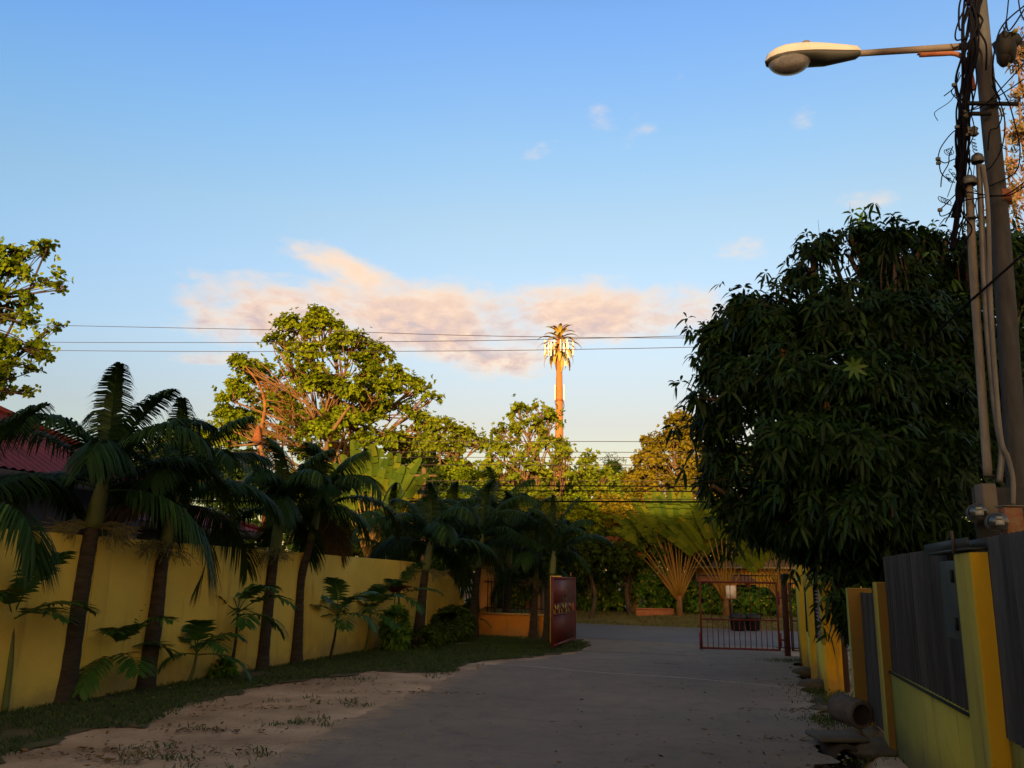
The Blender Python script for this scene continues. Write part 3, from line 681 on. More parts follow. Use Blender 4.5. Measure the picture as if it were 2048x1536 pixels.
mb = MB(); corr(mb, Ia, sN2 + .003, s21 - .003, lwz - .01, RT(1880, 1095), .03, .11, .014); mb.build('zinc_sheet', M_zinc, o, smooth=True)
o = thing('zinc_door', Ia @ Vector((s22, 0, 0)), 'narrow grey zinc sheet door between the two brown pillars', 'door')
mb = MB(); corr(mb, Ia, s22 + .003, s31 - .003, .06, 1.5, .05, .09, .01); mb.build('zinc_sheet', M_zinc2, o, smooth=True)
mb = MB(); mb.box((s22 + .003, .07, 1.1), (s31 - .003, .1, 1.15), Ia); mb.box((s22 + .003, .07, .3), (s31 - .003, .1, .35), Ia); mb.build('rail', M_trim, o)
# dark gutter board and box over the fence
o = thing('gutter', Ia @ Vector((sN2, .1, topN)), 'dark metal gutter resting across the top of the nearest pillar', 'gutter')
z = topN + .012
mb = MB(); mb.box((sN1 - .01, -.12, z), (sN2 + .75, .0, z + .015), Ia); mb.box((sN1 - .01, -.12, z + .015), (sN2 + .75, -.105, z + .075), Ia); mb.box((sN1 - .01, -.0, z + .015), (sN2 + .75, .015, z + .075), Ia); mb.build('channel', mat('dark_gutter', (.02, .022, .022), (.04, .045, .04), 3, .6), o)
mb = MB(); mb.box((sN1 + .25, -.135, z - .02), (sN1 + .28, -.122, z + .13), Ia); mb.build('bracket', M_trim, o)
e1, e2 = RP(1880, .1), RP(1908, .1)
e1, e2 = min(e1, e2), max(e1, e2)
o = thing('electrical_box', Ia @ Vector((e1, -.1, 1.2)), 'flat grey green metal cabinet fixed on the dark zinc panel', 'electrical box')
mb = MB(); ez0, ez1 = RT(1895, 1268), RT(1895, 1125)
mb.box((sN2 + .02, -.10, ez0), (sN2 + .42, .012, ez1), Ia); mb.build('cabinet', mat('box_paint', (.028, .04, .037), (.045, .058, .052), 3, .5), o, bevel=.006)
for zz in (.2, .8):
    mb = MB(); mb.box((sN2 + .06, -.118, ez0 + (ez1 - ez0) * zz - .04), (sN2 + .085, -.101, ez0 + (ez1 - ez0) * zz + .04), Ia); mb.build('hinge', M_black, o)
# building-like louvred wall nearer the gate: three projecting pillars with recessed louvred bays
M_ly_lit = mat('louvre_wall_lit_yellow', (.72, .36, .008), (.78, .42, .012), 1.3, .9, .3, 60, extra=grime)  # sky-glow light painted into the brighter yellow of viewer-facing piers
M_lg = mat('louvre_wall_greenish', (.55, .42, .05), (.60, .46, .06), 1.3, .9, .3, 60, extra=grime)
LP = [gp(*p) for p in ((1689, 1381), (1651, 1379), (1636, 1355), (1623.6, 1353), (1616, 1330), (1605, 1328), (1599, 1313))]
o = thing('louvred_wall', LP[1], 'bright yellow stepped wall with narrow dark louvres beside the gate', 'wall'); TOPE = 2.0
for i, (a, b_) in enumerate(zip(LP[:-1], LP[1:])):
    d = (b_ - a); L = d.length; d.normalize(); nn = Vector((d.y, -d.x, 0)); Eb = Matrix(((d.x, nn.x, 0, a.x), (d.y, nn.y, 0, a.y), (0, 0, 1, 0), (0, 0, 0, 1)))
    if i % 2 == 0:
        mb = MB(); mb.box((0, .003, -.2), (L, .16, TOPE), Eb); mb.build('pier', M_ly_lit, o, bevel=.008); continue
    if i == 5: mb = MB(); mb.box((0, .002, -.2), (L, .2, TOPE), Eb); mb.build('bay_wall', M_lg, o); continue
    lz0, lz1 = .66, 1.52; w0, w1 = L * (.12 if i == 1 else .3), L * (.97 if i == 1 else .85); mb = MB()
    mb.box((0, 0, -.2), (L, .2, lz0), Eb); mb.box((0, 0, lz1), (L, .2, TOPE - .004), Eb); mb.box((0, 0, lz0), (w0, .2, lz1), Eb); mb.box((w1, 0, lz0), (L, .2, lz1), Eb); mb.build('bay_wall', M_lg, o)
    mb = MB(); mb.box((w0, .10, lz0), (w1, .12, lz1), Eb); mb.box((w0, .0, lz0), (w0 + .03, .1, lz1), Eb); mb.box((w1 - .03, .0, lz0), (w1, .1, lz1), Eb); lv = mb.build('louvre_frame', M_black, o); mb = MB()
    for k in range(14):
        zz = lz0 + .02 + k * .06; mb.add([tuple(Eb @ Vector(v)) for v in ((w0 + .03, .02, zz), (w1 - .03, .02, zz), (w1 - .03, .07, zz + .045), (w0 + .03, .07, zz + .045))], [(0, 1, 2, 3)])
    mb.build('louvre', M_maroon, lv)
q = gp(1698, 1385); mb = MB(); mb.box((LP[0].x + .003, LP[0].y + .02, -.1), (q.x + .12, LP[0].y + .08, 1.75)); tag(mb.build('dark_door', M_trim), 'dark brown narrow door behind the end of the bright yellow wall', 'door')
# roof tile edge above, small terracotta pieces
# concrete pipe, stones and kerb pieces on the right
cpt = gp(1722, 1457); o = thing('concrete_pipe', cpt, 'short round concrete pipe lying at the foot of the brown pillar', 'pipe')
Mp = Matrix.Translation((cpt.x, cpt.y + .05, .15)) @ Matrix.Rotation(R(14), 4, 'Z') @ Matrix.Rotation(R(-86), 4, 'X') @ Matrix.Scale(.68, 4)
mb = MB(); mb.lathe([(.17, .0), (.225, .0), (.235, .02), (.235, .62), (.225, .64), (.17, .64)], (0, 0, -.1), 28, Mp); mb.build('outer_ring', mat('pipe_concrete', (.055, .045, .04), (.11, .09, .078), 6, .95, .5, 40), o, smooth=True)
mb = MB(); mb.lathe([(0, .05), (.17, .05), (.171, .0)], (0, 0, -.1), 28, Mp); mb.build('mouth', mat('pipe_inner', (.015, .011, .01), (.03, .02, .018), 4, .95), o)
def rock(mb, c, r, seed):
    n = 9; V = []
    for i in range(n):
        th = math.pi * i / (n - 1)
        for j in range(12):
            ph = 2 * math.pi * j / 12; d = Vector((math.sin(th) * math.cos(ph), math.sin(th) * math.sin(ph), math.cos(th)))
            k = 1 + .28 * mnoise.noise(d * 1.8 + Vector((seed, 0, 0))); V.append((c[0] + d.x * r[0] * k, c[1] + d.y * r[1] * k, c[2] + d.z * r[2] * k))
    Q = [(i * 12 + j, i * 12 + (j + 1) % 12, (i + 1) * 12 + (j + 1) % 12, (i + 1) * 12 + j) for i in range(n - 1) for j in range(12)]; mb.add(V, Q)
M_rock = mat('stone', (.045, .038, .032), (.10, .085, .068), 5, .95, .6, 30)
rk = [((1608, 1345), .22, .10, 'pale stone block in the drain nearest the gate pole'), ((1632, 1372), .26, .11, 'long grey stone edging the drain below the bright yellow wall'), ((1755, 1500), .34, .10, 'flat stone slab at the base of the dark zinc panel'),
      ((1705, 1470), .12, .07, 'small dark stone in front of the concrete pipe'), ((1640, 1418), .16, .04, 'low flat stone at the edge of the lane'), ((1745, 1470), .13, .08, 'rounded dark stone right of the concrete pipe')]
for i, ((px, py), r, hgt, lb) in enumerate(rk):
    c = gp(px, py); mb = MB(); rock(mb, (c.x, c.y, .0), (r, r * .8, hgt), i * 7.3)
    tag(mb.build('stone', M_rock, smooth=False), lb, 'stone')
c = gp(1690, 1505); o = thing('culvert', c, 'dark culvert mouth under a concrete lip beside the lane', 'culvert')
mb = MB(); mb.lathe([(.10, 0), (.14, 0), (.14, .5), (.10, .5)], (0, 0, 0), 20, Matrix.Translation((c.x + .02, c.y, -.07)) @ Matrix.Rotation(R(-90), 4, 'X')); mb.build('mouth', mat('dark_pipe', (.03, .025, .022), rough=.95), o)
mb = MB(); mb.box((c.x - .22, c.y + .02, .08), (c.x + .26, c.y + .5, .13)); mb.build('lip', M_conc, o, bevel=.02)

# ------------------------------------------------------------------ house behind the left wall
def house(name, base, M, lx, ly, eave, ridge, over, label, fasc=.18, hip=True, wins=()):
    o = thing(name, base, label, 'house')
    mb = MB(); mb.box((0, 0, -.1), (lx, ly, eave), M); w = mb.build('wall', M_dwall, o)
    mb = MB()
    for i in range(int(lx / 1.2)): mb.box((i * 1.2 + .3, -.012, .2), (i * 1.2 + .33, -.002, eave - .02), M)
    mb.build('cover_strip', M_trim, o).__setitem__('kind', 'stuff')
    for (a, b, z0, z1) in wins:
        mb = MB(); mb.box((a, -.02, z0), (b, -.004, z1), M); ww = mb.build('window', M_black, o)
        mb = MB(); mb.box((a - .06, -.04, z0 - .06), (b + .06, -.021, z0), M); mb.box((a - .06, -.04, z1), (b + .06, -.021, z1 + .06), M); mb.box((a - .06, -.04, z0), (a, -.021, z1), M); mb.box((b, -.04, z0), (b + .06, -.021, z1), M); mb.build('window_frame', M_metalg, ww)
    # corrugated roof: front slope, hip ends, back slope
    run = ly / 2 + over; e0, e1 = -over, lx + over; hy = run if hip else 0.0
    mb = MB(); pitch = .18; xs_ = np.arange(e0, e1 + .001, pitch / 4); A = []
    for x in xs_:
        tmax = 1.0 if not hip else min(1.0, (x - e0) / hy, (e1 - x) / hy); tmax = max(tmax, .002)
        A.append([M @ Vector((x, -over + run * tmax * t, eave - .05 + (ridge - eave) * tmax * t + .018 * math.sin(2 * math.pi * x / pitch))) for t in (0, .25, .5, .75, 1)])
    mb.grid(A)
    A = []
    for x in xs_:
        tmax = 1.0 if not hip else min(1.0, (x - e0) / hy, (e1 - x) / hy); tmax = max(tmax, .002)
        A.append([M @ Vector((x, ly + over - run * tmax * t, eave - .05 + (ridge - eave) * tmax * t + .018 * math.sin(2 * math.pi * x / pitch))) for t in (0, .5, 1)])
    mb.grid(A)
    for sgn in (0, 1):
        if not hip: continue
        A = []
        for y in np.arange(-over, ly + over + .001, pitch / 4):
            tm = max(.002, min((y + over) / run, (ly + over - y) / run, 1.0))
            A.append([M @ Vector(((e0 + hy * tm * t) if sgn == 0 else (e1 - hy * tm * t), y, eave - .05 + (ridge - eave) * tm * t + .018 * math.sin(2 * math.pi * y / pitch))) for t in (0, .5, 1)])
        mb.grid(A)
    mb.build('roof', M_roof, o, smooth=True)
    mb = MB(); mb.box((e0, -over - .03, eave - .05 - fasc), (e1, -over - .002, eave - .085), M); mb.box((e1 + .002, -over, eave - .05 - fasc), (e1 + .03, ly + over, eave - .085), M); mb.build('fascia', M_trim, o)
    if hip:
        mb = MB(); mb.tube([M @ Vector((e0 + hy, ly / 2, ridge)), M @ Vector((e1 - hy, ly / 2, ridge))], .07, 6); mb.tube([M @ Vector((e1 - hy, ly / 2, ridge)), M @ Vector((e1, -over, eave))], .06, 6); mb.tube([M @ Vector((e1 - hy, ly / 2, ridge)), M @ Vector((e1, ly + over, eave))], .06, 6); mb.build('ridge_cap', M_roof, o)
    return o
wd3 = Vector((*WD, 0)); wn3 = Vector((-wd3.y, wd3.x, 0))      # wn3 points away from the lane
c0 = gp(0, 1425) + wn3 * 3.0
HM = Matrix(((wd3.x, wn3.x, 0, c0.x), (wd3.y, wn3.y, 0, c0.y), (0, 0, 1, 0), (0, 0, 0, 1)))
HM1 = HM @ Matrix.Translation((-9, 0, 0)); e1z = 3.22
house('house', HM1 @ Vector((4, 0, 0)), HM1, 14.6, 6.5, e1z, 5.35, .55, 'dark boarded house with the large red hipped roof behind the long yellow wall', wins=((9.0, 9.7, 1.9, 2.5), (13.0, 13.4, 2.0, 2.35)))
HM2 = HM @ Matrix.Translation((6.4, 1.2, 0))
house('house', HM2 @ Vector((2, 0, 0)), HM2, 4.4, 4.0, 2.75, 3.7, .45, 'lower dark shed with a small red sheet roof beyond the large red roof', wins=((1.3, 1.75, 1.9, 2.3),))

# ------------------------------------------------------------------ palms
def frond_mb(mb, o, az, el0, L, curl, n=34, ll=.45, lw=.035, vee=.55, rr=.012, droop=.55, gap0=.16, side=0.0):
    """arching feather frond: rachis tube + two rows of leaflets"""
    m = 22; pts = [Vector(o)]; el_ = el0; step = L / m; azc = az
    for i in range(m):
        d = Vector((math.cos(azc) * math.cos(el_), math.sin(azc) * math.cos(el_), math.sin(el_))); pts.append(pts[-1] + d * step)
        el_ -= curl / m * (0.4 + 1.2 * i / m); azc += side / m
    mb.tube(pts, [rr * (1.6 - 1.4 * i / m) for i in range(m + 1)], 4, False)
    P = np.array([tuple(p) for p in pts]); T = nrm(np.gradient(P, axis=0))
    s = np.linspace(gap0, .985, n); idx = s * m; i0 = idx.astype(int).clip(0, m - 1); f = (idx - i0)[:, None]
    Pp = P[i0] * (1 - f) + P[i0 + 1] * f; Tt = T[i0]
    hor = nrm(np.cross(Tt, np.array([math.cos(az + side * .5 + math.pi / 2), math.sin(az + side * .5 + math.pi / 2), 0.0]) * 0 + np.array([0, 0, 1.0]) + 1e-3)); up = np.cross(hor, Tt); up = np.where(up[:, 2:3] < 0, -up, up)
    lenp = ll * (np.sin(math.pi * np.clip(.12 + .83 * (s - gap0) / (1 - gap0), 0, 1)) ** .6) * (1 - .25 * s)
    for sg in (-1, 1):
        D = hor * sg * math.cos(vee) + up * math.sin(vee) * rng.uniform(.5, 1.2, n)[:, None] + Tt * (.35 + .75 * s[:, None] ** 2) + rng.normal(size=(n, 3)) * .06
        leaves(mb, Pp, D, up + hor * sg * .3, lenp * rng.uniform(.88, 1.1, n), lw * rng.uniform(.8, 1.15, n), droop * rng.uniform(.7, 1.4), prof=((0, .5), (.3, 1), (.7, .8), (1, .05)))
def make_palm(label, base, pts, crown, nf, L, seed, r0=.14, group='palm trees along the yellow wall', els=(72, 8), ll=.5, shaft=.7, flowers=2, curl=1.9, cat='palm tree', azs=None, lw=.030):
    random.seed(seed); o = thing('palm_tree', base, label, cat, group); b = Vector(base); c = Vector(crown)
    path = smoothpath([b - Vector((0, 0, .1))] + [Vector(p) for p in pts] + [c], 10); n = len(path); Ln = (c - b).length; sh0 = c - (c - Vector(path[-4])).normalized() * shaft
    cut = max(3, int(n * (1 - shaft / Ln))); tp = path[:cut]; k = len(tp)
    rad = [r0 * (1.0 + .75 * math.exp(-i / k * 9) - .42 * i / k) * (1 + .03 * math.sin(i * 2.4)) for i in range(k)]
    mb = MB(); mb.tube(tp, rad, 12); mb.build('trunk', M_palmt, o, smooth=True)
    sp_ = path[cut - 1:]; k2 = len(sp_); ra = rad[-1]
    mb = MB(); mb.tube(sp_, [ra * (1.12 + .15 * math.sin(math.pi * min(1, i / k2 * 1.6)) - .55 * i / k2) for i in range(k2)], 10); mb.build('crownshaft', M_shaft, o, smooth=True)
    for i in range(nf):
        t = i / (nf - 1); az_ = azs[i] if azs else i * 2.399 + random.uniform(-.2, .2); e = R(els[0] + (els[1] - els[0]) * t ** 1.1 + random.uniform(-6, 6)); fr = max(0, -math.sin(az_) - .35)      # the fronds over the lane stand up higher
        m_ = MB(); frond_mb(m_, c - Vector((0, 0, .05 + .25 * t * shaft)), az_, e + fr * .9, L * (1 - .3 * fr) * random.uniform(.88, 1.08) * (.8 if t < .1 else 1), curl * random.uniform(.85, 1.1) * (.6 + .5 * min(1, t * 3)), n=96, ll=ll * .92, lw=lw, vee=random.uniform(.25, .7), side=random.uniform(-.5, .5), droop=.95)
        m_.build('frond', M_dead if (i == nf - 1 and seed in (11, 31, 51)) else M_palm, o)
    for i in range(flowers):
        q = path[cut - 1]; a = seed * 1.3 + i * (math.pi * .9) ; m_ = MB()
        for j in range(26):
            aa = a + random.uniform(-.7, .7); l = random.uniform(.3, .62); e = random.uniform(-.2, .5)
            p1 = q + Vector((math.cos(aa) * l * .5, math.sin(aa) * l * .5, e * l * .4)); p2 = q + Vector((math.cos(aa) * l, math.sin(aa) * l, e * l * .25 - .12)) + Vector((random.uniform(-.08, .08), random.uniform(-.08, .08), random.uniform(-.1, .1)))
            m_.tube([q, p1, p2], [.008, .005, .004], 3, False)
            for w in range(3): 
                e3 = p2 + Vector([random.uniform(-.12, .12) for _ in range(3)]); m_.tube([p1.lerp(p2, .5), e3], [.004, .006], 3, False)
        m_.build('flower_stalk', M_flower, o)
    return o
def Yb(px, py): return gp(px, py).y
def palm_px(label, base, pts, crown, *a, **k):
    b = gp(*base); Y = b.y; return make_palm(label, b, [at(px, py, Y) for px, py in pts], at(crown[0], crown[1], Y), *a, **k)
palm_px('thickest leaning palm trunk nearest the camera on the left', (118, 1402), [(150, 1230), (178, 1085)], (210, 950), 14, 2.15, 3, r0=.165, ll=.62, flowers=2)
palm_px('second palm from the left, its big frond hanging over the yellow wall', (285, 1376), [(310, 1240), (326, 1120)], (352, 985), 13, 2.0, 11, r0=.135, ll=.6)
palm_px('palm with a slender dark trunk standing before the middle of the wall', (518, 1336), [(532, 1240), (546, 1130)], (562, 1010), 12, 1.85, 21, r0=.14, ll=.58)
palm_px('palm with a thin curved trunk and fronds arching down to the wall', (590, 1325), [(596, 1250), (602, 1160), (622, 1080)], (640, 1000), 12, 1.95, 31, r0=.115, ll=.6, flowers=0)
palm_px('bushy palm in front of the rounded end of the long wall', (835, 1287), [(842, 1220), (850, 1150)], (862, 1078), 12, 2.4, 41, r0=.15, ll=.65)
palm_px('palm with a yellow green crownshaft beside the faded pillar', (946, 1273), [(950, 1190), (958, 1130)], (966, 1068), 12, 2.3, 51, r0=.14, ll=.6, shaft=.95)
palm_px('palm directly behind the solid maroon gate leaf', (1096, 1283), [(1098, 1210), (1104, 1150)], (1108, 1102), 12, 2.1, 61, r0=.14, ll=.5, flowers=0, els=(84, 38), curl=1.7)
palm_px('thin trunked palm growing against the low orange wall', (1066, 1277), [(1068, 1220), (1072, 1160)], (1070, 1108), 11, 2.1, 71, r0=.12, ll=.55, els=(60, -20), flowers=1)
palm_px('palm at the left picture edge with fronds reaching over the wall', (-110, 1440), [(-95, 1240), (-80, 1100)], (-70, 985), 6, 1.9, 81, r0=.15, ll=.6, flowers=0)
# palms beyond the low wall and behind the long wall
def palm_at(label, px, Y, pyc, nf, L, seed, z=0, group='palm trees beyond the walls', **k):
    c = at(px, pyc, Y); b = Vector((c.x - .1, Y, z)); return make_palm(label, b, [b.lerp(c, .5)], c, nf, L, seed, group=group, **k)
palm_at('dark palm showing above the low orange wall left of the gate', 1020, 26.5, 1085, 12, 2.6, 91, ll=.6, flowers=1)
palm_at('palm behind the rounded end wall with upright fronds', 905, 27.5, 1060, 13, 2.7, 92, ll=.65, flowers=0)
palm_at('palm rising behind the far end of the long wall', 780, 25, 1085, 12, 2.6, 93, ll=.65, flowers=0)
palm_at('tall dark palm beyond the faded pillar', 985, 30, 1035, 12, 2.8, 94, ll=.7, flowers=0)

def young_palm(label, base, crown, nf, L, seed, m=None, ll=.30, red=False, lw=.055, r=.022, n=13, els=(72, 5)):
    random.seed(seed); b = gp(*base); c = at(crown[0], crown[1], b.y); o = thing('young_palm', b, label, 'young palm', 'young palms along the yellow wall')
    mb = MB(); mb.tube(smoothpath([b, b.lerp(c, .5) + Vector((.02, 0, 0)), c], 6), [r * (1.5 - .7 * i / 12) for i in range(13)], 7); mb.build('stem', M_shaft if seed % 2 else M_palmt, o, smooth=True)
    for i in range(nf):
        t = i / max(1, nf - 1); m_ = MB(); az_ = i * 2.399 + seed * .7
        if abs(math.sin(az_)) > .8: az_ += .5
        frond_mb(m_, c - Vector((0, 0, .06 * t)), az_, R(els[0] + (els[1] - els[0]) * t + random.uniform(-8, 8)), L * random.uniform(.9, 1.2), 1.5 * random.uniform(.7, 1.1), n=int(n * 1.25), ll=ll * 1.15, lw=lw, vee=.35, rr=.007, droop=.35, gap0=.28, side=random.uniform(-.3, .3))
        m_.build('frond', M_red if red else M_young, o)
    return o
young_palm('young palm with stiff upright leaves at the left picture edge', (8, 1424), (26, 1232), 9, .95, 5, ll=.38, r=.03, n=16)
young_palm('small bushy young palm between the two leftmost large trunks', (213, 1384), (228, 1306), 10, .95, 2, ll=.38, n=15)
young_palm('very short young palm right of the second large trunk', (378, 1364), (394, 1302), 8, .8, 3, ll=.32)
young_palm('thin young palm with broad spaced leaflets before the wall middle', (461, 1348), (476, 1222), 8, 1.0, 4, ll=.36, lw=.06)
young_palm('umbrella shaped young palm just right of the curved thin trunk', (660, 1317), (676, 1226), 9, .85, 6, ll=.34)
young_palm('straight stemmed young palm next to the umbrella shaped one', (731, 1303), (741, 1222), 9, .9, 7, ll=.34)
young_palm('young palm with some dark red leaves near the rounded wall end', (793, 1297), (798, 1188), 6, .9, 8, ll=.32, red=False)
def red_frond():
    c = at(790, 1192, gp(793, 1297).y); o = thing('red_leaf_plant', gp(786, 1298), 'slender plant with dark red drooping leaves by the rounded wall end', 'plant')
    mb = MB(); mb.tube([gp(786, 1298), c], .012, 6); mb.build('stem', M_palmt, o)
    for i in range(6):
        m_ = MB(); frond_mb(m_, c, i * 1.05, R(50), .6, 1.7, n=12, ll=.24, lw=.05, rr=.006, droop=.3, gap0=.2); m_.build('frond', M_red, o)
red_frond()
def shrub(name, label, c, rad, m, n, k, L, Wd, cat='shrub', stems=5, group=None, near=True, gap=.1, base=None, seed=1, spread=1.0, droop=.3):
    base = Vector(base) if base is not None else Vector((c[0], c[1], 0)); o = thing(name, base, label, cat, group)
    P, A = crown_points([(c, rad)], n, gap, seed, .15, .8); f = MB(); rosettes(f, P, A, k, L, Wd, spread, droop, near); f.build('foliage', m, o)
    t = MB(); rs = random.Random(seed)
    for i in range(stems):
        q = P[rs.randrange(len(P))]; t.tube(branch_path(base + Vector((rs.uniform(-.1, .1), rs.uniform(-.1, .1), 0)), q, .05, .1, 5), [.02, .018, .015, .012, .01, .006], 5)
    t.build('stems', M_barkd, o); return o
for i, (px, py, h, w, lb, mm, kk) in enumerate([(790, 1300, .9, .30, 'leafy dark shrub at the foot of the long wall near its end', M_hedge, 6), (835, 1297, .35, .5, 'low rounded dark shrub before the bushy palm', M_leafD, 5), (905, 1282, .8, .55, 'wide fern like shrub in front of the rounded end wall', M_leafD, 7),
                                                (955, 1268, 1.0, .5, 'dark shrub hiding the bottom of the faded pillar', M_leafD, 7), (870, 1288, .45, .4, 'small dark shrub with a few red flowers by the bushy palm', M_leafD, 5), (438, 1352, .22, .2, 'tiny weed clump at the wall foot right of the very short palm', M_hedge, 4)]):
    b = gp(px, py); shrub('shrub', lb, (b.x, b.y, h * .5), (w, w * .8, h * .55), mm, int(220 * w * 3), kk, .16, .05, base=b, seed=40 + i)
for px, py, L, lb in ((915, 1270, 1.2, 'fern palm with low arching fronds by the rounded end wall'), (1010, 1262, 1.0, 'fern palm hanging over the start of the low orange wall')):
    b = gp(px, py); o = thing('fern_palm', b, lb, 'plant')
    for i in range(8):
        m_ = MB(); frond_mb(m_, b + Vector((0, 0, .25)), i * .83, R(55 - i * 3), L, 1.6, n=24, ll=.32, lw=.035, rr=.008, gap0=.15); m_.build('frond', M_young, o)
# sprays of thin leaves in front of the wall: two small air plants on the thick palms
# ------------------------------------------------------------------ fan palms (traveller's palms)
def fan_palm(label, base, n, spanL, spanR, hs, leafL, leafW, seed, lean=0.0, r=.12, dead=(), th=1.0):
    random.seed(seed + 1); o = thing('fan_palm', base, label, 'fan palm', 'large fan palms'); b = Vector(base)
    mb = MB(); mb.tube([b - Vector((0, 0, .1)), b + Vector((0, 0, th * .5)), b + Vector((lean * .3, 0, th))], [r * 1.3, r, r * 1.1], 10); mb.build('trunk', M_bark, o, smooth=True)
    c = b + Vector((lean * .3, 0, th - .15))
    for i in range(n):
        t = i / (n - 1); a = R(spanL + (spanR - spanL) * t + random.uniform(-2, 2)); up = Vector((math.sin(a), random.uniform(-.06, .06), math.cos(a)))
        o0 = c + Vector((math.sin(a) * .12, (i % 2 - .5) * .05, .25 * (1 - abs(t - .5) * 2))); Ls = hs * random.uniform(.9, 1.1) * (1 - .25 * abs(t - .5)); bend = .12 * math.sin(a)
        pth = [o0 + up * Ls * u + Vector((bend * u * u * Ls, 0, -abs(bend) * .4 * u * u * Ls)) for u in (0, .25, .5, .75, 1)]
        mb = MB(); mb.tube(pth, [.085, .05, .03, .022, .02], 6); st_ = mb.build('leaf_stalk', M_stalk, o, smooth=True)
        d = (pth[-1] - pth[-2]).normalized(); L = leafL * random.uniform(.85, 1.1); fw = Vector((0, -1, 0)); tw = random.uniform(-.4, .4); sd = d.cross(fw).normalized(); sd = Matrix.Rotation(tw, 3, d) @ sd; nrmv = d.cross(sd)
        mb = MB(); K = 15; mid = []; dd = d.copy(); p = pth[-1].copy()
        for k in range(K + 1):
            mid.append(p.copy()); dd = (dd + Vector((math.sin(a) * .03, -.004, -.025 - .03 * abs(math.sin(a))))).normalized(); p = p + dd * L / K
        for sg in (-1, 1):
            k = 0
            while k < K:
                kk = min(K, k + random.choice((2, 3, 4, 5))); tw2 = random.uniform(-.06, .10); A = []
                for q in range(k, kk + 1):
                    u = q / K; w = leafW * .5 * (math.sin(math.pi * min(1, .12 + u * .86)) ** .55); sh = .01 if q == k else (-.01 if q == kk else 0)
                    e = mid[q] + dd * 0 + d * sh * 1.5
                    A.append([mid[q], e + sd * sg * w * .5 + nrmv * (w * .18 + tw2 * w * .3), e + sd * sg * w + nrmv * (w * .1 + tw2 * w) + Vector((0, 0, -.12 * w)) + d * w * .25])
                mb.grid(A); k = kk
        mb.build('leaf', M_brown_leaf if i in dead else M_rave, o)
    return o
bl = at(738, 1120, 27); bl.z = 0
fan_palm('sunlit fan palm with tall paddle leaves rising behind the long wall', (bl.x, bl.y, bl.z), 15, -25, 20, 1.75, 1.7, .46, 5, th=2.3)
b = st(1357, 2.6)
def rescale(p): return p
fan_palm('fan palm with spread orange stalks on the verge left of the barred gate', b, 19, -36, 27, 2.35, 1.8, .46, 9, r=.115, dead=(0,), th=.75)
b = st(1450, 3.0); fan_palm('dark fan palm standing behind the left side of the barred gate', b, 11, -30, 24, 2.2, 1.8, .40, 12, r=.11, th=.75)
b = st(1560, 3.2); fan_palm('low bright fan palm behind the gate pole', b, 15, -34, 30, 1.5, 1.2, .35, 15, r=.12, th=.75)

# ------------------------------------------------------------------ fence, hedge and house across the street
o = thing('railing_fence', st(1350, 4.2), 'dark iron railing fence behind the plants across the street', 'fence')
mb = MB(); n = 0
M2 = Matrix(((UL.x, NL.x, 0, F0.x), (UL.y, NL.y, 0, F0.y), (0, 0, 1, 0), (0, 0, 0, 1))); zb = verge_z(4.4)
for i in range(190): 
    x = -12 + i * .14; mb.box((x, 4.40, zb), (x + .02, 4.42, zb + 1.7), M2)
mb.box((-12, 4.39, zb + .25), (14.6, 4.43, zb + .29), M2); mb.box((-12, 4.39, zb + 1.5), (14.6, 4.43, zb + 1.54), M2); mb.build('railing', MATS['dark_iron'], o)
mb = MB(); mb.box((-12, 4.3, zb - .3), (14.6, 4.52, zb + .12), M2); mb.build('kerb', M_conc, o)
p = st(1265, 3.6); o = thing('stone_post', p, 'short brown stone post among the hedge across the street', 'post')
mb = MB(); mb.box((p.x - .2, p.y - .2, p.z - .1), (p.x + .2, p.y + .2, p.z + .95)); mb.build('shaft', mat('post_stone', (.24, .15, .08), (.12, .08, .05), 5, .9, .6, 14), o, bevel=.03)
mb = MB(); mb.box((p.x - .24, p.y - .24, p.z + .953), (p.x + .24, p.y + .24, p.z + 1.02)); mb.build('cap', M_conc, o, bevel=.02)
p = st(1308, 2.6); mb = MB(); mb.box((p.x - .75, p.y - .12, p.z - .1), (p.x + .75, p.y + .25, p.z + .2), None); mb.box((p.x - .75, p.y - .15, p.z + .202), (p.x + .75, p.y + .28, p.z + .26)); tag(mb.build('planter', M_brick, bevel=.02), 'long low terracotta planter left of the fan palm across the street', 'planter')
hd = [(1185, 3.8, 1.0, 1.5, 'yellow speckled hedge bush seen just right of the maroon gate leaf'), (1232, 3.9, .9, 1.6, 'yellow speckled hedge bush between the gate leaf and the stone post'), (1290, 3.6, 1.0, 2.5, 'tall speckled bush behind the brown stone post'), (1330, 4.1, .9, 1.3, 'dark bush left of the orange stalked fan palm'),
      (1400, 4.0, 1.0, 1.15, 'leafy bush behind the hinge free edge of the barred gate'), (1460, 4.1, .9, 1.0, 'low bush under the white sign'), (1510, 3.9, 1.1, 1.0, 'bush with broad leaves behind the middle of the barred gate'), (1570, 4.1, 1.0, 1.0, 'bush behind the dark red gate pole'),
      (1140, 3.8, 1.0, 1.5, 'hedge bush hidden partly by the maroon gate leaf'), (1095, 3.9, 1.0, 1.4, 'hedge bush seen through the railings of the low orange wall'), (1040, 3.9, 1.0, 1.4, 'hedge bush above the middle of the low orange wall'), (990, 3.9, 1.0, 1.5, 'hedge bush just right of the faded pillar')]
for i, (px, s, w, h, lb) in enumerate(hd):
    b = st(px, s); shrub('hedge_bush', lb, (b.x, b.y, b.z + h * .5), (w, .7, h * .58), M_hedge, 520, 5, .17, .09, base=b, seed=60 + i, cat='bush', near=False, group='bushes along the fence across the street')
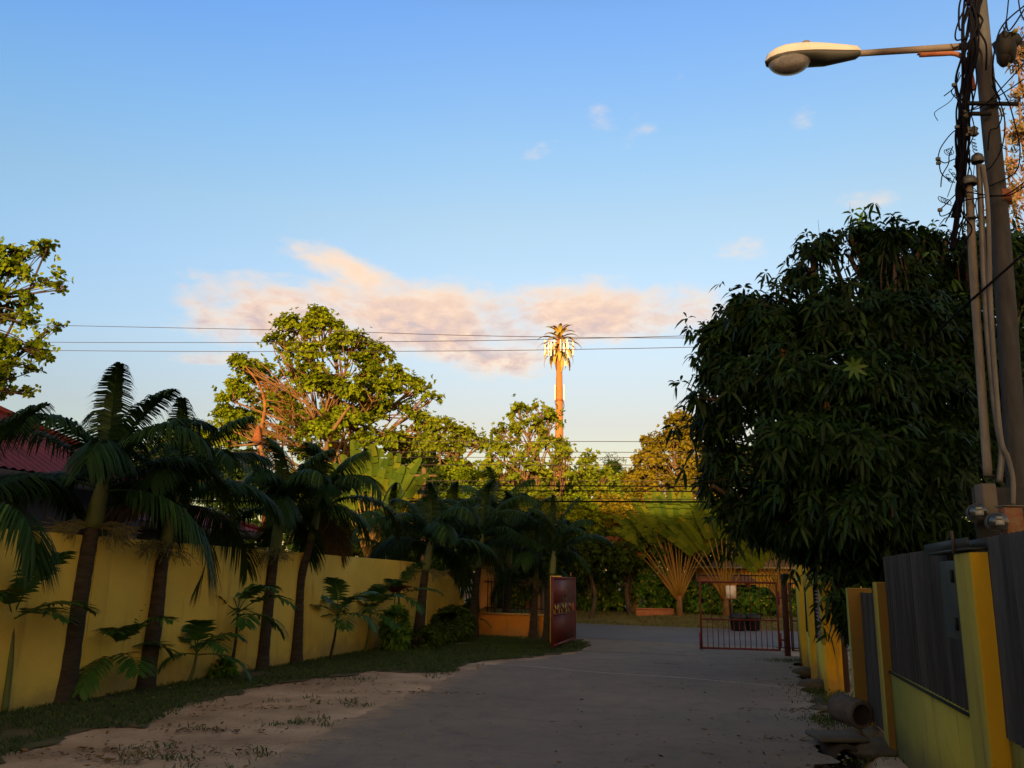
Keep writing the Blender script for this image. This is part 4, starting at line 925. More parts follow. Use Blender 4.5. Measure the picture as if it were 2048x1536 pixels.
# yellow house across the street
b = st(1540, 7.5); M3 = M2 @ Matrix.Translation(((Vector((b.x, b.y)) - F0).dot(UL), 7.5, 0)); zt = at(1500, 1131, b.y).z
o = thing('house', b, 'low orange yellow house with a pale roof edge across the street', 'house')
mb = MB(); mb.box((-3.2, 0, -.2), (5, 4, zt - .11), M3); mb.build('wall', mat('house_orange', (.80, .42, .03), (.85, .48, .05), 2, .9), o)
mb = MB(); mb.add([tuple(M3 @ Vector(v)) for v in ((-3.7, -.25, zt - .1), (5.5, -.25, zt - .1), (5.5, 2, zt + .3), (-3.7, 2, zt + .3), (-3.7, 4.6, zt - .1), (5.5, 4.6, zt - .1))], [(0, 1, 2, 3), (3, 2, 5, 4)]); mb.build('roof', mat('old_tiles', (.16, .10, .06), (.24, .16, .10), 6, .9, .4, 20), o)
mb = MB(); mb.box((-3.7, -.30, zt - .13), (5.5, -.253, zt - .07), M3); mb.build('roof_edge', mat('pale_edge_paint', (.6, .5, .25), rough=.7), o)
for x in (-1.6, 1.2):
    mb = MB(); mb.box((x, -.02, .6), (x + 1.0, -.004, 1.5), M3); mb.build('window', M_black, o)
# small red-tiled gateway canopy
p = st(1450, 4.9); zc = at(1450, 1150, p.y).z; Mc = Matrix.Translation((p.x, p.y, 0))
o = thing('gateway_canopy', p, 'small terracotta tiled canopy over a gateway behind the white sign', 'canopy')
mb = MB()
for sx in (-1.0, .85): mb.box((sx, -.1, .2), (sx + .15, .1, zc - .25), Mc)
mb.build('post', M_wall_or, o)
mb = MB(); mb.add([tuple(Mc @ Vector(v)) for v in ((-1.2, -.45, zc - .25), (1.2, -.45, zc - .25), (.95, 0, zc + .02), (-.95, 0, zc + .02), (-1.2, .45, zc - .25), (1.2, .45, zc - .25))], [(0, 1, 2, 3), (3, 2, 5, 4)], [(0, 3, 4), (1, 5, 2)]); mb.build('tiles', M_brick, o)
# sign
p = st(1462, 1.9); z0, z1 = at(1462, 1196, p.y).z, at(1462, 1171, p.y).z; a, b_ = at(1452, 1180, p.y).x, at(1471.5, 1180, p.y).x
o = thing('sign', p, 'blank white sign board with a red rim beyond the barred gate', 'sign')
mb = MB(); mb.box((a, p.y, z0), (b_, p.y + .02, z1)); mb.build('board', mat('sign_white', (.62, .6, .55), rough=.6), o)
mb = MB(); mb.box((a - .02, p.y - .004, z0 - .03), (b_ + .02, p.y + .024, z0 - .001)); mb.box((a - .02, p.y - .004, z1 + .001), (b_ + .02, p.y + .024, z1 + .03)); mb.box((b_ + .001, p.y - .004, z0), (b_ + .03, p.y + .024, z1)); mb.build('rim', M_brick, o)
mb = MB(); mb.tube([(p.x, p.y + .04, p.z - .1), (p.x, p.y + .04, z1)], .025, 8); mb.build('post', M_metalg, o)
# bins
for px, lb, dz in ((1476, 'left one of two black lidded rubbish bins across the street', 0), (1506, 'right one of two black lidded rubbish bins across the street', .02)):
    p = gp(px, 1261, .02); o = thing('rubbish_bin', p, lb, 'bin', 'black rubbish bins on the verge')
    mb = MB(); mb.lathe([(0, 0), (.19, 0), (.23, .03), (.255, .38), (.27, .39), (.27, .42), (.255, .42)], p, 24); mb.build('body', M_bin, o, smooth=True)
    mb = MB(); mb.lathe([(.28, .421), (.282, .45), (.22, .52), (.09, .55), (0, .555)], p, 24); ld = mb.build('lid', mat('bin_lid', (.016, .018, .024), rough=.6), o, smooth=True)
    mb = MB(); mb.tube([p + Vector((-.08, 0, .545)), p + Vector((-.05, 0, .58)), p + Vector((.05, 0, .58)), p + Vector((.08, 0, .545))], .012, 6); mb.build('handle', M_bin, ld)

# ------------------------------------------------------------------ trees
def lob(Y, lst, dep=.8):
    """crown masses surveyed from the photo: (x, y, half width, half height) -> world ellipsoids"""
    out = []
    for q in lst:
        px, py, rx, ry = q[:4]; dy = q[4] if len(q) > 4 else 0
        c = at(px, py, Y + dy); k = (Y + dy) / F; out.append((tuple(c), (rx * k, rx * k * dep, ry * k)))
    return out
def ground_under(px, Y):
    p = at(px, HOR, Y); return Vector((p.x, Y, verge_z(sdist(p.x, Y))))
# big almond tree
Y = 46
big = lob(Y, [(635, 640, 32, 22), (590, 655, 48, 24), (560, 690, 40, 22, 1), (650, 665, 50, 26), (700, 690, 55, 25, -1), (745, 710, 46, 24), (620, 715, 70, 28, -1), (690, 735, 75, 30, -2), (765, 750, 46, 26), (490, 730, 32, 20), (520, 750, 48, 26, 2),
               (470, 790, 44, 34), (590, 770, 62, 30, 2), (600, 862, 46, 22, -3), (560, 815, 34, 18, -3), (480, 850, 30, 22, -3), (640, 870, 40, 20, -4), (545, 800, 50, 26, 2), (590, 830, 50, 26, 3), (500, 880, 50, 28, 3), (440, 885, 34, 24, 2), (700, 820, 60, 26, 0), (860, 800, 22, 12), (845, 770, 16, 10), (660, 780, 62, 30, -1), (745, 790, 68, 32, -2), (810, 775, 38, 24), (450, 840, 30, 30, 1), (500, 840, 40, 28, 2), (780, 830, 65, 28), (700, 850, 62, 26, -1), (840, 850, 40, 24), (610, 850, 55, 26, 3), (760, 890, 80, 26), (560, 890, 60, 28, 4), (650, 910, 70, 26, 2), (850, 890, 34, 20)])
b = ground_under(655, Y)
make_tree('almond_tree', b, at(665, 800, Y), big, 'largest sunlit tree with layered foliage rising above the three wires', 'tree', M_leafA, M_bark, n=6200, k=8, L=.22, Wd=.13, gap=.5, seed=3, tr=.34, twigs=10, fork=.35, shell=.3, twr=.035, spread=1.0,
          trunks=[[at(650, 960, Y - 3), at(655, 885, Y - 4), at(680, 840, Y - 4.5), at(700, 812, Y - 4.5)]])
# dead tree with a wasp nest
Y = 40
def dead_tree():
    random.seed(5); b = ground_under(528, Y); o = thing('dead_tree', b, 'bare dead tree with reddish drooping branches left of the big tree', 'dead tree'); mb = MB()
    sp_ = smoothpath([b, at(530, 960, Y), at(520, 880, Y), at(530, 810, Y), at(515, 765, Y), at(490, 732, Y)], 6); n = len(sp_)
    mb.tube(sp_, [.14 - .11 * i / n + .012 * math.sin(i * 1.7) for i in range(n)], 8)
    def br(p, d, L, r, dep):
        pts = [Vector(p)]; dd = Vector(d)
        for i in range(6):
            dd = (dd + Vector((random.gauss(0, .16), random.gauss(0, .16), random.gauss(-.09, .12)))).normalized(); pts.append(pts[-1] + dd * L / 6)
        mb.tube(pts, [r * (1 - .13 * i) for i in range(7)], 4, False)
        if dep:
            for k in range(4): q = random.randint(1, 6); br(pts[q], (dd + Vector((random.gauss(0, .6), random.gauss(0, .5), random.gauss(0, .5)))).normalized(), L * .6, r * .6, dep - 1)
    for k in range(9):
        f = random.uniform(.45, .98); br(sp_[int(f * (n - 1))], Vector((1, random.uniform(-.6, .3), random.uniform(-.35, .35))).normalized(), random.uniform(1.1, 1.9), .035, 2)
    mb.build('trunk', mat('bare_red_bark', (.12, .06, .025), (.34, .14, .03), 3.5, .9, .6, 12), o)
    q = at(515, 868, Y - .3); t = MB(); t.lathe([(.02, .42), (.09, .32), (.15, .1), (.22, -.15), (.24, -.34), (.12, -.46), (0, -.48)], q, 14); tag(t.build('termite_nest', mat('nest', (.16, .055, .02), (.30, .10, .03), 5, .95, .8, 20), smooth=True), 'brown hanging insect nest on the bare dead tree', 'nest')
dead_tree()
make_tree('umbrella_tree', ground_under(908, 44), at(912, 905, 44), lob(44, [(880, 855, 30, 20), (905, 870, 42, 20), (935, 880, 38, 18), (870, 895, 34, 20), (955, 890, 24, 14), (895, 900, 40, 16)]), 'flat topped small tree between the big tree and the open crowned tree', 'tree', M_leafB, M_bark, n=800, k=7, L=.2, Wd=.11, gap=.5, seed=8, tr=.16, twigs=8, fork=.6, twr=.02)
Y = 38
make_tree('open_crowned_tree', ground_under(1055, Y), at(1080, 850, Y), lob(Y, [(1040, 830, 26, 20), (1080, 825, 24, 20), (1100, 850, 30, 24), (1060, 860, 34, 24), (1010, 870, 28, 22), (990, 905, 32, 24), (1040, 905, 40, 26), (1100, 900, 38, 26), (1130, 915, 26, 20), (1000, 945, 36, 24), (1060, 950, 46, 26), (1120, 950, 34, 24), (975, 935, 20, 16)]),
          'thin open crowned tree just left of the palm shaped tower', 'tree', M_leafB, M_bark, n=900, k=7, L=.22, Wd=.15, gap=.85, seed=12, tr=.13, twigs=12, fork=.3, twr=.022, spread=1.1,
          trunks=[[at(1026, 1060, Y), at(1026, 960, Y), at(1028, 900, Y)], [at(1030, 1060, Y - .5), at(1052, 960, Y - .5), at(1075, 890, Y - .5)], [at(1052, 960, Y - .5), at(1010, 920, Y - .5)], [at(1070, 1010, Y), at(1085, 930, Y), at(1105, 870, Y)]])
make_tree('slender_tree', ground_under(1175, 43), at(1178, 935, 43), lob(43, [(1175, 930, 20, 22), (1165, 960, 30, 20), (1200, 965, 28, 20), (1215, 950, 16, 14), (1180, 990, 40, 22), (1215, 1000, 26, 20)]), 'small slender tree right of the tower', 'tree', M_leafB, M_bark, n=420, k=7, L=.24, Wd=.14, gap=.55, seed=15, tr=.1, twigs=8, twr=.02)
make_tree('feathery_tree', ground_under(1230, 55), at(1228, 940, 55), lob(55, [(1225, 945, 16, 22), (1240, 965, 20, 18), (1215, 975, 20, 18)]), 'faint feathery tree top behind the small slender tree', 'tree', M_leafD, M_barkd, n=420, k=8, L=.3, Wd=.05, gap=.3, seed=17, tr=.12, twigs=6)
Y = 40
make_tree('olive_tree', ground_under(1385, Y), at(1370, 900, Y), lob(Y, [(1360, 850, 26, 24), (1385, 870, 34, 30), (1345, 890, 40, 28), (1300, 925, 30, 24), (1340, 940, 50, 28), (1395, 920, 44, 32), (1280, 965, 34, 26), (1330, 985, 56, 30), (1400, 980, 50, 34), (1440, 940, 40, 40), (1290, 1010, 40, 24), (1350, 1030, 60, 30), (1430, 1030, 40, 34), (1300, 900, 14, 12), (1295, 885, 10, 10)]),
          'dense orange lit tree touching the left edge of the mango tree', 'tree', M_leafC, M_bark, n=3000, k=8, L=.19, Wd=.10, gap=.3, seed=19, tr=.28, twigs=8, fork=.35)
make_tree('background_tree', ground_under(1480, 44), at(1480, 950, 44), lob(44, [(1480, 950, 60, 60), (1560, 960, 70, 60), (1640, 950, 60, 70), (1500, 1050, 80, 50), (1600, 1060, 80, 50)]), 'dark broad tree glimpsed through the lower gaps of the mango tree', 'tree', M_leafD, M_barkd, n=1100, k=7, L=.26, Wd=.16, gap=.15, seed=20, tr=.25)
# understorey across the street
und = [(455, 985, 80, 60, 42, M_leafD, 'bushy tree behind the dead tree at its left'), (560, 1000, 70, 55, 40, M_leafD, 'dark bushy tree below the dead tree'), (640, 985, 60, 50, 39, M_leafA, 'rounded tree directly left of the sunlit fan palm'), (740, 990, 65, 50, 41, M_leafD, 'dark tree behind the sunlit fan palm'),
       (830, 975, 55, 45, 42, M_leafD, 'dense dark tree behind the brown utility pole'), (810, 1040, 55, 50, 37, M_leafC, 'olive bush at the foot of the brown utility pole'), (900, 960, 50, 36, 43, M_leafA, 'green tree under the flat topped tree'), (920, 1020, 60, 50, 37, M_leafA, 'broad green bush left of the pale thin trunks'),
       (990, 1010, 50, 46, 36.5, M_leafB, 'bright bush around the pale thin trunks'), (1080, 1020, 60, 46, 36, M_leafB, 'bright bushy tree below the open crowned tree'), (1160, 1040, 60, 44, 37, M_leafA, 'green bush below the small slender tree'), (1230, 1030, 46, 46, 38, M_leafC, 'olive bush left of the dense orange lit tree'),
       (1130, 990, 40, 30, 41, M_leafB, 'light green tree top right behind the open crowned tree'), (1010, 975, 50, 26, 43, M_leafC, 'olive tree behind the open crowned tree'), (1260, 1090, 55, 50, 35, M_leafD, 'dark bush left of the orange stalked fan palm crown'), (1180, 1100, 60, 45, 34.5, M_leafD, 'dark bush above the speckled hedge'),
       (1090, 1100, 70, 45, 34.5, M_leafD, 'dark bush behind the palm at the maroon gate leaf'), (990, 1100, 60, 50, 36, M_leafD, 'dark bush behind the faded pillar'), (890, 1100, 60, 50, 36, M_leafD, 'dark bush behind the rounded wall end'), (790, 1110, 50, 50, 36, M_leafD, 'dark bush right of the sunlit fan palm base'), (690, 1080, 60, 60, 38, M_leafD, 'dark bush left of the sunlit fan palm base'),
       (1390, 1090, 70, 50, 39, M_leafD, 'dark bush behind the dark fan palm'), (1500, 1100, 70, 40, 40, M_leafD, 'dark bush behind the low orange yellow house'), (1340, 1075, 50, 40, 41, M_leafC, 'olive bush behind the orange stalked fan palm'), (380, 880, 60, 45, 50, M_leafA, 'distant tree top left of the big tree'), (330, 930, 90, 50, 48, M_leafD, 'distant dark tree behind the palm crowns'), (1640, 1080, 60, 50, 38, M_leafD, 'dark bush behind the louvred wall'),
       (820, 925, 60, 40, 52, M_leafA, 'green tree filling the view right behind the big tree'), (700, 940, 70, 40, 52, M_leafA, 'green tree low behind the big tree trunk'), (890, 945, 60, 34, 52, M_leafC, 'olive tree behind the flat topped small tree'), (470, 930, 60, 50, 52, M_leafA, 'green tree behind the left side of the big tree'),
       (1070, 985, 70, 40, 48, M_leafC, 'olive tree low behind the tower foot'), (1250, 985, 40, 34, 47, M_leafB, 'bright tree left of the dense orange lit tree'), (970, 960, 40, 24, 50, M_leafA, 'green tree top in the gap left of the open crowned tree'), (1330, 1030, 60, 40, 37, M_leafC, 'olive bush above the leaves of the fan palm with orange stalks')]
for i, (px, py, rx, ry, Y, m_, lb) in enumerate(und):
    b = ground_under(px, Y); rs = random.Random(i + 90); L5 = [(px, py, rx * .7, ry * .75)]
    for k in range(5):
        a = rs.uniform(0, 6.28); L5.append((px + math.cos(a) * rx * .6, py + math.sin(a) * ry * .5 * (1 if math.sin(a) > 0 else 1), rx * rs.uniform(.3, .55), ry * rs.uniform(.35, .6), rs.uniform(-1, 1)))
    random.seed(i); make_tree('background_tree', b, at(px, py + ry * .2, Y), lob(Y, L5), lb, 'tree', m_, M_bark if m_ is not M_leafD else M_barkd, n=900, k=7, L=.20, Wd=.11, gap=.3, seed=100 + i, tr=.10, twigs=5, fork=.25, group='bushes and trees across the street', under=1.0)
# low wood closing the view behind them
mb = MB(); Pw = []
for _ in range(9000):
    x = random.uniform(-70, 75); y = random.uniform(58, 70); h = 5.5 + 2.0 * mnoise.noise(Vector((x * .12, y * .1, 0))) + 1.2 * mnoise.noise(Vector((x * .5, 4, 0))); Pw.append((x, y, max(.3, h * random.random() ** .5)))
Pw = np.array(Pw); rosettes(mb, Pw, np.tile([0, -.3, 1.], (len(Pw), 1)) + rng.normal(size=Pw.shape) * .4, 6, .55, .4, 1.0, .1)
tag(mb.build('far_woods', M_leafD), 'low dark wood closing the view far behind the street', 'woods', kind='stuff')

# almond tree branch reaching in at the top left
Y = 17
o_l = lob(Y, [(-60, 560, 70, 40), (20, 545, 46, 20), (60, 500, 34, 10), (95, 492, 18, 8), (90, 560, 42, 14), (130, 575, 18, 8), (20, 600, 50, 18), (-60, 620, 80, 40), (50, 640, 40, 14), (95, 655, 24, 10), (0, 690, 50, 18), (60, 700, 40, 14), (90, 715, 22, 10), (30, 745, 50, 18), (-60, 700, 80, 40), (70, 790, 34, 10), (-40, 780, 60, 30), (20, 510, 30, 12), (-30, 500, 50, 22)], .9)
make_tree('almond_tree', Vector((-13.2, 17.5, 0)), at(-180, 600, Y), o_l, 'tree reaching in from the left edge with round leaves on drooping tiers', 'tree', M_leafA, M_barkd, n=950, k=7, L=.115, Wd=.08, gap=.5, seed=30, tr=.14, twigs=5, fork=.4, near=True, twr=.012, spread=1.1)
# pinkish tree behind the pole
Y = 22
make_tree('pink_leaved_tree', Vector((16.5, 22, 0)), at(2120, 420, Y), lob(Y, [(2030, 120, 28, 30), (2055, 200, 40, 30), (2035, 270, 24, 24), (2020, 340, 24, 24), (2040, 400, 36, 30), (2060, 330, 40, 50), (2100, 250, 60, 80), (2015, 430, 24, 14), (2100, 120, 50, 60), (2010, 240, 10, 8), (2040, 80, 24, 12)]), 'sunlit tree with pinkish leaf tufts behind the utility pole', 'tree', M_pink, M_bark, n=420, k=9, L=.22, Wd=.05, gap=.75, seed=33, tr=.22, twigs=6, fork=.4, near=True, twr=.012, spread=1.3)
# mango tree
Y = 12.2
ml = lob(Y, [(1700, 505, 34, 22), (1660, 565, 34, 28, -.4), (1745, 515, 26, 18), (1845, 515, 44, 14, .5), (1800, 560, 80, 44), (1900, 575, 80, 50, .6), (1520, 628, 50, 26, .2), (1455, 672, 40, 40), (1560, 660, 70, 50, -.6), (1680, 640, 90, 60, -.8), (1800, 650, 90, 70, -.8), (1920, 680, 90, 80, -.3),
               (1445, 730, 38, 44), (1500, 760, 70, 50, -.5), (1600, 760, 80, 60, -1), (1720, 770, 90, 70, -1.4), (1850, 800, 90, 80, -1), (1440, 830, 36, 36), (1590, 880, 90, 70, -1.2), (1720, 890, 90, 70, -1.6), (1860, 920, 90, 80, -1), (1450, 935, 34, 46, .2), (1520, 1000, 36, 34, -.2), (1600, 1000, 90, 60, -1),
               (1730, 1010, 90, 60, -1.4), (1860, 1030, 90, 60, -.8), (1545, 1045, 46, 36), (1625, 1070, 66, 36, -.3), (1720, 1110, 70, 50, -.8), (1790, 1080, 70, 50, -.6), (1705, 1150, 34, 44, -.5), (1710, 1210, 24, 40, -.7), (1960, 900, 90, 120, .8), (2030, 560, 70, 100, 1.5), (2060, 800, 80, 150, 1.5), (1985, 480, 40, 30, 1)] + [(a_, b_, 20, 16, random.uniform(-.6, .4)) for a_, b_ in ((1655, 480), (1740, 468), (1700, 472), (1850, 475), (1890, 478), (1625, 505), (1600, 550), (1525, 596), (1480, 606), (1448, 632), (1425, 668), (1412, 712), (1405, 790), (1412, 850), (1412, 905), (1425, 965), (1452, 1010), (1480, 1050), (1790, 470), (1560, 590), (1930, 492), (1708, 1245), (1740, 1180), (1725, 1215))], .85)
mb0 = Vector((at(1870, HOR, 13.6).x, 13.6, 0))
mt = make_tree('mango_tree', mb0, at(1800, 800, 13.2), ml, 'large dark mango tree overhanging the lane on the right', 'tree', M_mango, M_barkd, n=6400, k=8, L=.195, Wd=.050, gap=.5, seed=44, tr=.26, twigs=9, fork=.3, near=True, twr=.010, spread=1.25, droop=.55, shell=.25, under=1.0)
# long bare shoots and a bright young leaf spray
for (a, b_) in (((1690, 470), (1700, 405)), ((1640, 540), (1625, 480)), ((1600, 560), (1582, 495)), ((1600, 565), (1585, 510)), ((1740, 470), (1735, 430)), ((1410, 800), (1407, 770)), ((1640, 530), (1636, 440)), ((1850, 480), (1830, 450))):
    p, q = at(a[0], a[1], 12.2), at(b_[0], b_[1], 12.2); mb = MB(); mb.tube(branch_path(p, q, 0, .15, 5), [.006, .005, .004, .003, .003, .002], 4, False); mb.build('shoot', M_barkd, mt)
mb = MB()
for (px, py, Yq, r) in ((1708, 735, 10.1, 8), (1610, 912, 10.7, 5)):
    c = at(px, py, Yq); k = 8
    for j in range(k):
        a = 2 * math.pi * j / k + .2; D = np.array([[math.cos(a), -.25, math.sin(a)]]); leaves(mb, np.array([tuple(c)]), D, np.array([[0, -1., 0]]), .17 if r > 6 else .12, .05, .12)
mb.build('young_leaves', M_mango_y, mt)
mb = MB(); 
for (px, py, Yq) in ((1565, 698, 10.9), (1785, 1010, 10.2), (1655, 800, 10.6)):
    c = at(px, py, Yq)
    for j in range(5): leaves(mb, np.array([tuple(c)]), rand_dirs(1) - np.array([[0, 0, .9]]), np.array([[0, -1., .2]]), .11, .035, .4)
mb.build('dead_leaves', M_brown_leaf, mt)

# ------------------------------------------------------------------ tower
Y = 92; b = Vector((at(1118, HOR, Y).x, Y, 0)); zt = at(1120, 668, Y).z; k = Y / F
o = thing('palm_tower', b, 'tall orange telephone tower disguised as a palm tree, above the open crowned tree', 'tower')
mb = MB(); prof = []; zs = [0, at(1118, 870, Y).z, at(1118, 845, Y).z, at(1118, 800, Y).z, at(1118, 770, Y).z, at(1118, 740, Y).z, at(1118, 700, Y).z, zt]; rs_ = [9, 8.4, 8, 7.4, 6.8, 6.0, 5.6, 5.2]
n = 60
for i in range(n + 1):
    z = zt * i / n; r = float(np.interp(z, zs, rs_)) * k * (1 + .035 * math.sin(i * 2.2)); prof.append((r, z))
mb.lathe(prof + [(0, zt + .6)], b, 18); mb.build('trunk', M_tower, o, smooth=True)
for py in (827, 801):
    zz = at(1118, py, Y).z; mb = MB(); mb.lathe([(7.9 * k, -.12), (8.2 * k, -.12), (8.2 * k, .12), (7.9 * k, .12)], b + Vector((0, 0, zz)), 18); mb.build('joint_ring', M_rust, o)
crown = b + Vector((0, 0, at(1122, 672, Y).z))
random.seed(77)
for i in range(46):
    az_ = i * 2.399; t = i / 45; e = R(78 - 118 * t + random.uniform(-6, 6)); L = (1.9 + 1.1 * min(1, t * 2)) * random.uniform(.8, 1.1); p = crown + Vector((0, 0, .3 - 2.2 * t)); m_ = MB(); el_ = e; A = []; K = 9
    for q in range(K + 1):
        d = Vector((math.cos(az_) * math.cos(el_), math.sin(az_) * math.cos(el_), math.sin(el_))); sd = Vector((-math.sin(az_), math.cos(az_), 0)); w = .20 * math.sin(math.pi * (.1 + .85 * q / K)) + .02; up = sd.cross(d)
        A.append([p + sd * w - up * w * .35 * -1, p, p - sd * w + up * w * .35]); p = p + d * L / K; el_ -= 1.9 / K * (.5 + q / K)
    m_.grid(A); m_.build('frond', M_tfrond, o)
for i, (px, py0, py1, dy, w) in enumerate([(1090, 680, 711, -.2, 3), (1097, 682, 712, -1.2, 3.2), (1102, 684, 712, -1.4, 3.4), (1109, 680, 709, -1.5, 3), (1121, 678, 702, -1.6, 3), (1128, 680, 704, -1.5, 3.4), (1134, 678, 708, -1.3, 3.2), (1136, 686, 716, -1.5, 3.2), (1146, 682, 711, -.4, 3.2), (1110, 770, 801, -.6, 2.4), (1128, 770, 801, -.6, 2.4)]):
    c0_, c1_ = at(px, py1, Y + dy), at(px, py0, Y + dy); m_ = MB(); ww = w * k * .5; m_.box((c0_.x - ww, Y + dy - .1, c0_.z), (c0_.x + ww, Y + dy + .1, c1_.z)); m_.build('antenna_panel', M_white, o, bevel=.03)
mb = MB(); zz = at(1120, 705, Y).z
for a in range(10):
    an = a * math.pi / 5; mb.tube([b + Vector((0, 0, zz)), b + Vector((math.cos(an) * 1.5, math.sin(an) * 1.5, zz))], .04, 4); an2 = an + math.pi / 5; mb.tube([b + Vector((math.cos(an) * 1.5, math.sin(an) * 1.5, zz)), b + Vector((math.cos(an2) * 1.5, math.sin(an2) * 1.5, zz))], .05, 4)
mb.build('antenna_ring', M_rust, o)
c = at(1131, 727, Y - .5); mb = MB(); mb.lathe([(.35, 0), (.3, .1), (0, .22)], (0, 0, 0), 16, Matrix.Translation(c) @ Matrix.Rotation(R(70), 4, 'X')); mb.tube([c, b + Vector((0, 0, c.z))], .05, 5); mb.build('dish', M_white, o)
mb = MB(); mb.tube(smoothpath([at(1126, 801, Y - .7), at(1128, 812, Y - .7), at(1125, 822, Y - .7)], 4), .04, 4); mb.build('cable', M_wire, o)

# ------------------------------------------------------------------ overhead lines and far pole
Y = 33; b = ground_under(849, Y); o = thing('utility_pole', b, 'short brown wooden utility pole among the trees across the street', 'utility pole')
mb = MB(); mb.tube([b - Vector((0, 0, .2)), at(848, 936, Y)], [.12, .09], 10); mb.build('pole', M_bark, o, smooth=True)
mb = MB(); c = at(848, 952, Y); mb.box((c.x - .5, Y - .14, c.z - .04), (c.x + .5, Y - .1, c.z + .04)); mb.build('cross_arm', M_bark, o)
def line(pts, Y, r, label, sl=0):
    P = smoothpath([at(px, py, Y + sl * (px - 1024) / 1000) for px, py in pts], 16); mb = MB(); mb.tube(P, r, 5); tag(mb.build('overhead_wire', M_cable if r < .02 else M_wire), label, 'wire', 'overhead wires above the street')
line([(-400, 636), (40, 649), (600, 661), (900, 670), (1100, 674), (1400, 676), (1800, 672), (2300, 660)], 30, .012, 'topmost of the three wires crossing above the big tree', -6)
line([(-400, 678), (40, 684), (480, 685), (900, 682), (1170, 677), (1400, 671), (1800, 660), (2300, 640)], 30.3, .012, 'middle of the three wires crossing above the big tree', -6)
line([(-400, 690), (40, 700), (480, 703), (900, 702), (1200, 698), (1400, 694), (1800, 684), (2300, 664)], 30.6, .012, 'lowest of the three wires crossing above the big tree', -6)
for py, r, lb in ((883, .013, 'highest thin wire across the pale gap right of the tower'), (904.5, .013, 'second thin wire down across the gap right of the tower'), (915, .012, 'third thin wire down across the gap right of the tower'), (930, .013, 'lowest thin wire above the trees right of the tower'),
                  (962, .012, 'faint wire just above the pair of dark cables'), (972, .024, 'upper of the two close dark cables in front of the trees'), (982, .022, 'lower of the two close dark cables in front of the trees'), (998, .014, 'thin wire right above the thickest cable'), (1003, .034, 'thickest black cable crossing in front of the trees')):
    line([(-500, py - 8), (400, py - 1), (800, py - .5), (1200, py), (1600, py + 1), (2400, py - 6)], 32.2 if py > 940 else 33.4, r, lb, -4)

# ------------------------------------------------------------------ near utility pole with lamp, conduits, meters, cables
Y = 8.3; PT = [(1957, 0), (1976, 200), (2000, 450), (2022, 760), (2038, 1000)]
top = at(1940, -190, Y); bt = at(2050, 1100, Y); foot = Vector((bt.x + .07, Y, -.2)); path = smoothpath([foot, bt] + [at(px, py, Y) for px, py in PT[::-1]] + [top], 5); n = len(path)
pole = thing('utility_pole', foot, 'tall grey concrete utility pole draped in black cables at the right edge', 'utility pole')
mb = MB(); mb.tube(path, [.108 - .03 * i / n for i in range(n)], 18); mb.build('pole', M_concp, pole, smooth=True)
c = at(2003, 405, Y); mb = MB(); mb.tube([at(2001, 385, Y), at(2004, 408, Y)], .098, 18); mb.build('rust_band', M_rust, pole)
def cond(pts, r, m_, nm='conduit', Yo=-.1, k=10):
    mb = MB(); mb.tube(smoothpath([at(px, py, Y + Yo) for px, py in pts], 6), r, k); return mb.build(nm, m_, pole, smooth=True)
cond([(1938, 372), (1948, 560), (1962, 760), (1976, 955)], .041, M_pvc)
cond([(1958, 330), (1962, 420), (1972, 620), (1990, 820), (2003, 900), (1998, 965)], .030, M_galv, Yo=-.16)
cond([(1966, 330), (1976, 420), (1982, 620), (2000, 860), (2016, 915), (2026, 960), (2026, 1010)], .022, M_pvc, Yo=-.22)
for px, py, r in ((1938, 365, .075), (1955, 320, .06)):
    c = at(px, py, Y - .12); mb = MB(); mb.lathe([(r, -.03), (r * 1.15, 0), (r * .9, .05), (r * .4, .075), (0, .08)], c, 14); mb.build('weather_head', M_metalg, pole, smooth=True)
for py, px in ((220, 1985), (240, 1960)):
    c = at(px, py, Y); mb = MB(); mb.box((c.x - (.34 if px > 1970 else .24), Y - .14, c.z - .018), (c.x + (.20 if px > 1970 else .05), Y - .11, c.z + .018)); mb.build('bracket_arm', M_black, pole)
for px, py in ((1928, 228), (1936, 262), (1948, 262)):
    c = at(px, py, Y - .12); mb = MB(); mb.lathe([(.02, -.06), (.045, -.04), (.03, -.01), (.045, .02), (.02, .05), (0, .055)], c, 12); mb.build('insulator', M_metalg, pole)
for py in (440, 955):
    c = at(1942 if py < 500 else 1975, py, Y - .1); mb = MB(); mb.tube([c - Vector((.06, .05, 0)), c + Vector((.16, -.06, .01))], .012, 6); mb.build('strap', M_black, pole)
# dark splice box behind the pole
c = at(2010, 95, Y + .05); o = thing('splice_box', c, 'black ragged cable junction box high on the right side of the pole', 'junction box')
mb = MB(); rock(mb, c, (.12, .11, .19), 3.3); rock(mb, c + Vector((.05, 0, .08)), (.14, .1, .10), 8.3); rock(mb, c + Vector((-.03, 0, -.12)), (.07, .08, .12), 5.1)
mb.add([tuple(c + Vector(v)) for v in ((-.02, -.03, .1), (.04, -.03, .1), (.01, .0, .30), (.12, -.03, .05), (.30, 0, .10), (.16, -.03, -.02))], None, [(0, 1, 2), (3, 4, 5)]); mb.build('body', M_black, o)
mb = MB(); mb.box((c.x + .02, Y - .125, c.z + .08), (c.x + .03, Y - .05, c.z + .12)); mb.box((c.x + .045, Y - .125, c.z + .08), (c.x + .055, Y - .05, c.z + .12)); mb.build('label_stripes', mat('stripe_yellow', (.16, .12, .02), rough=.6), o)
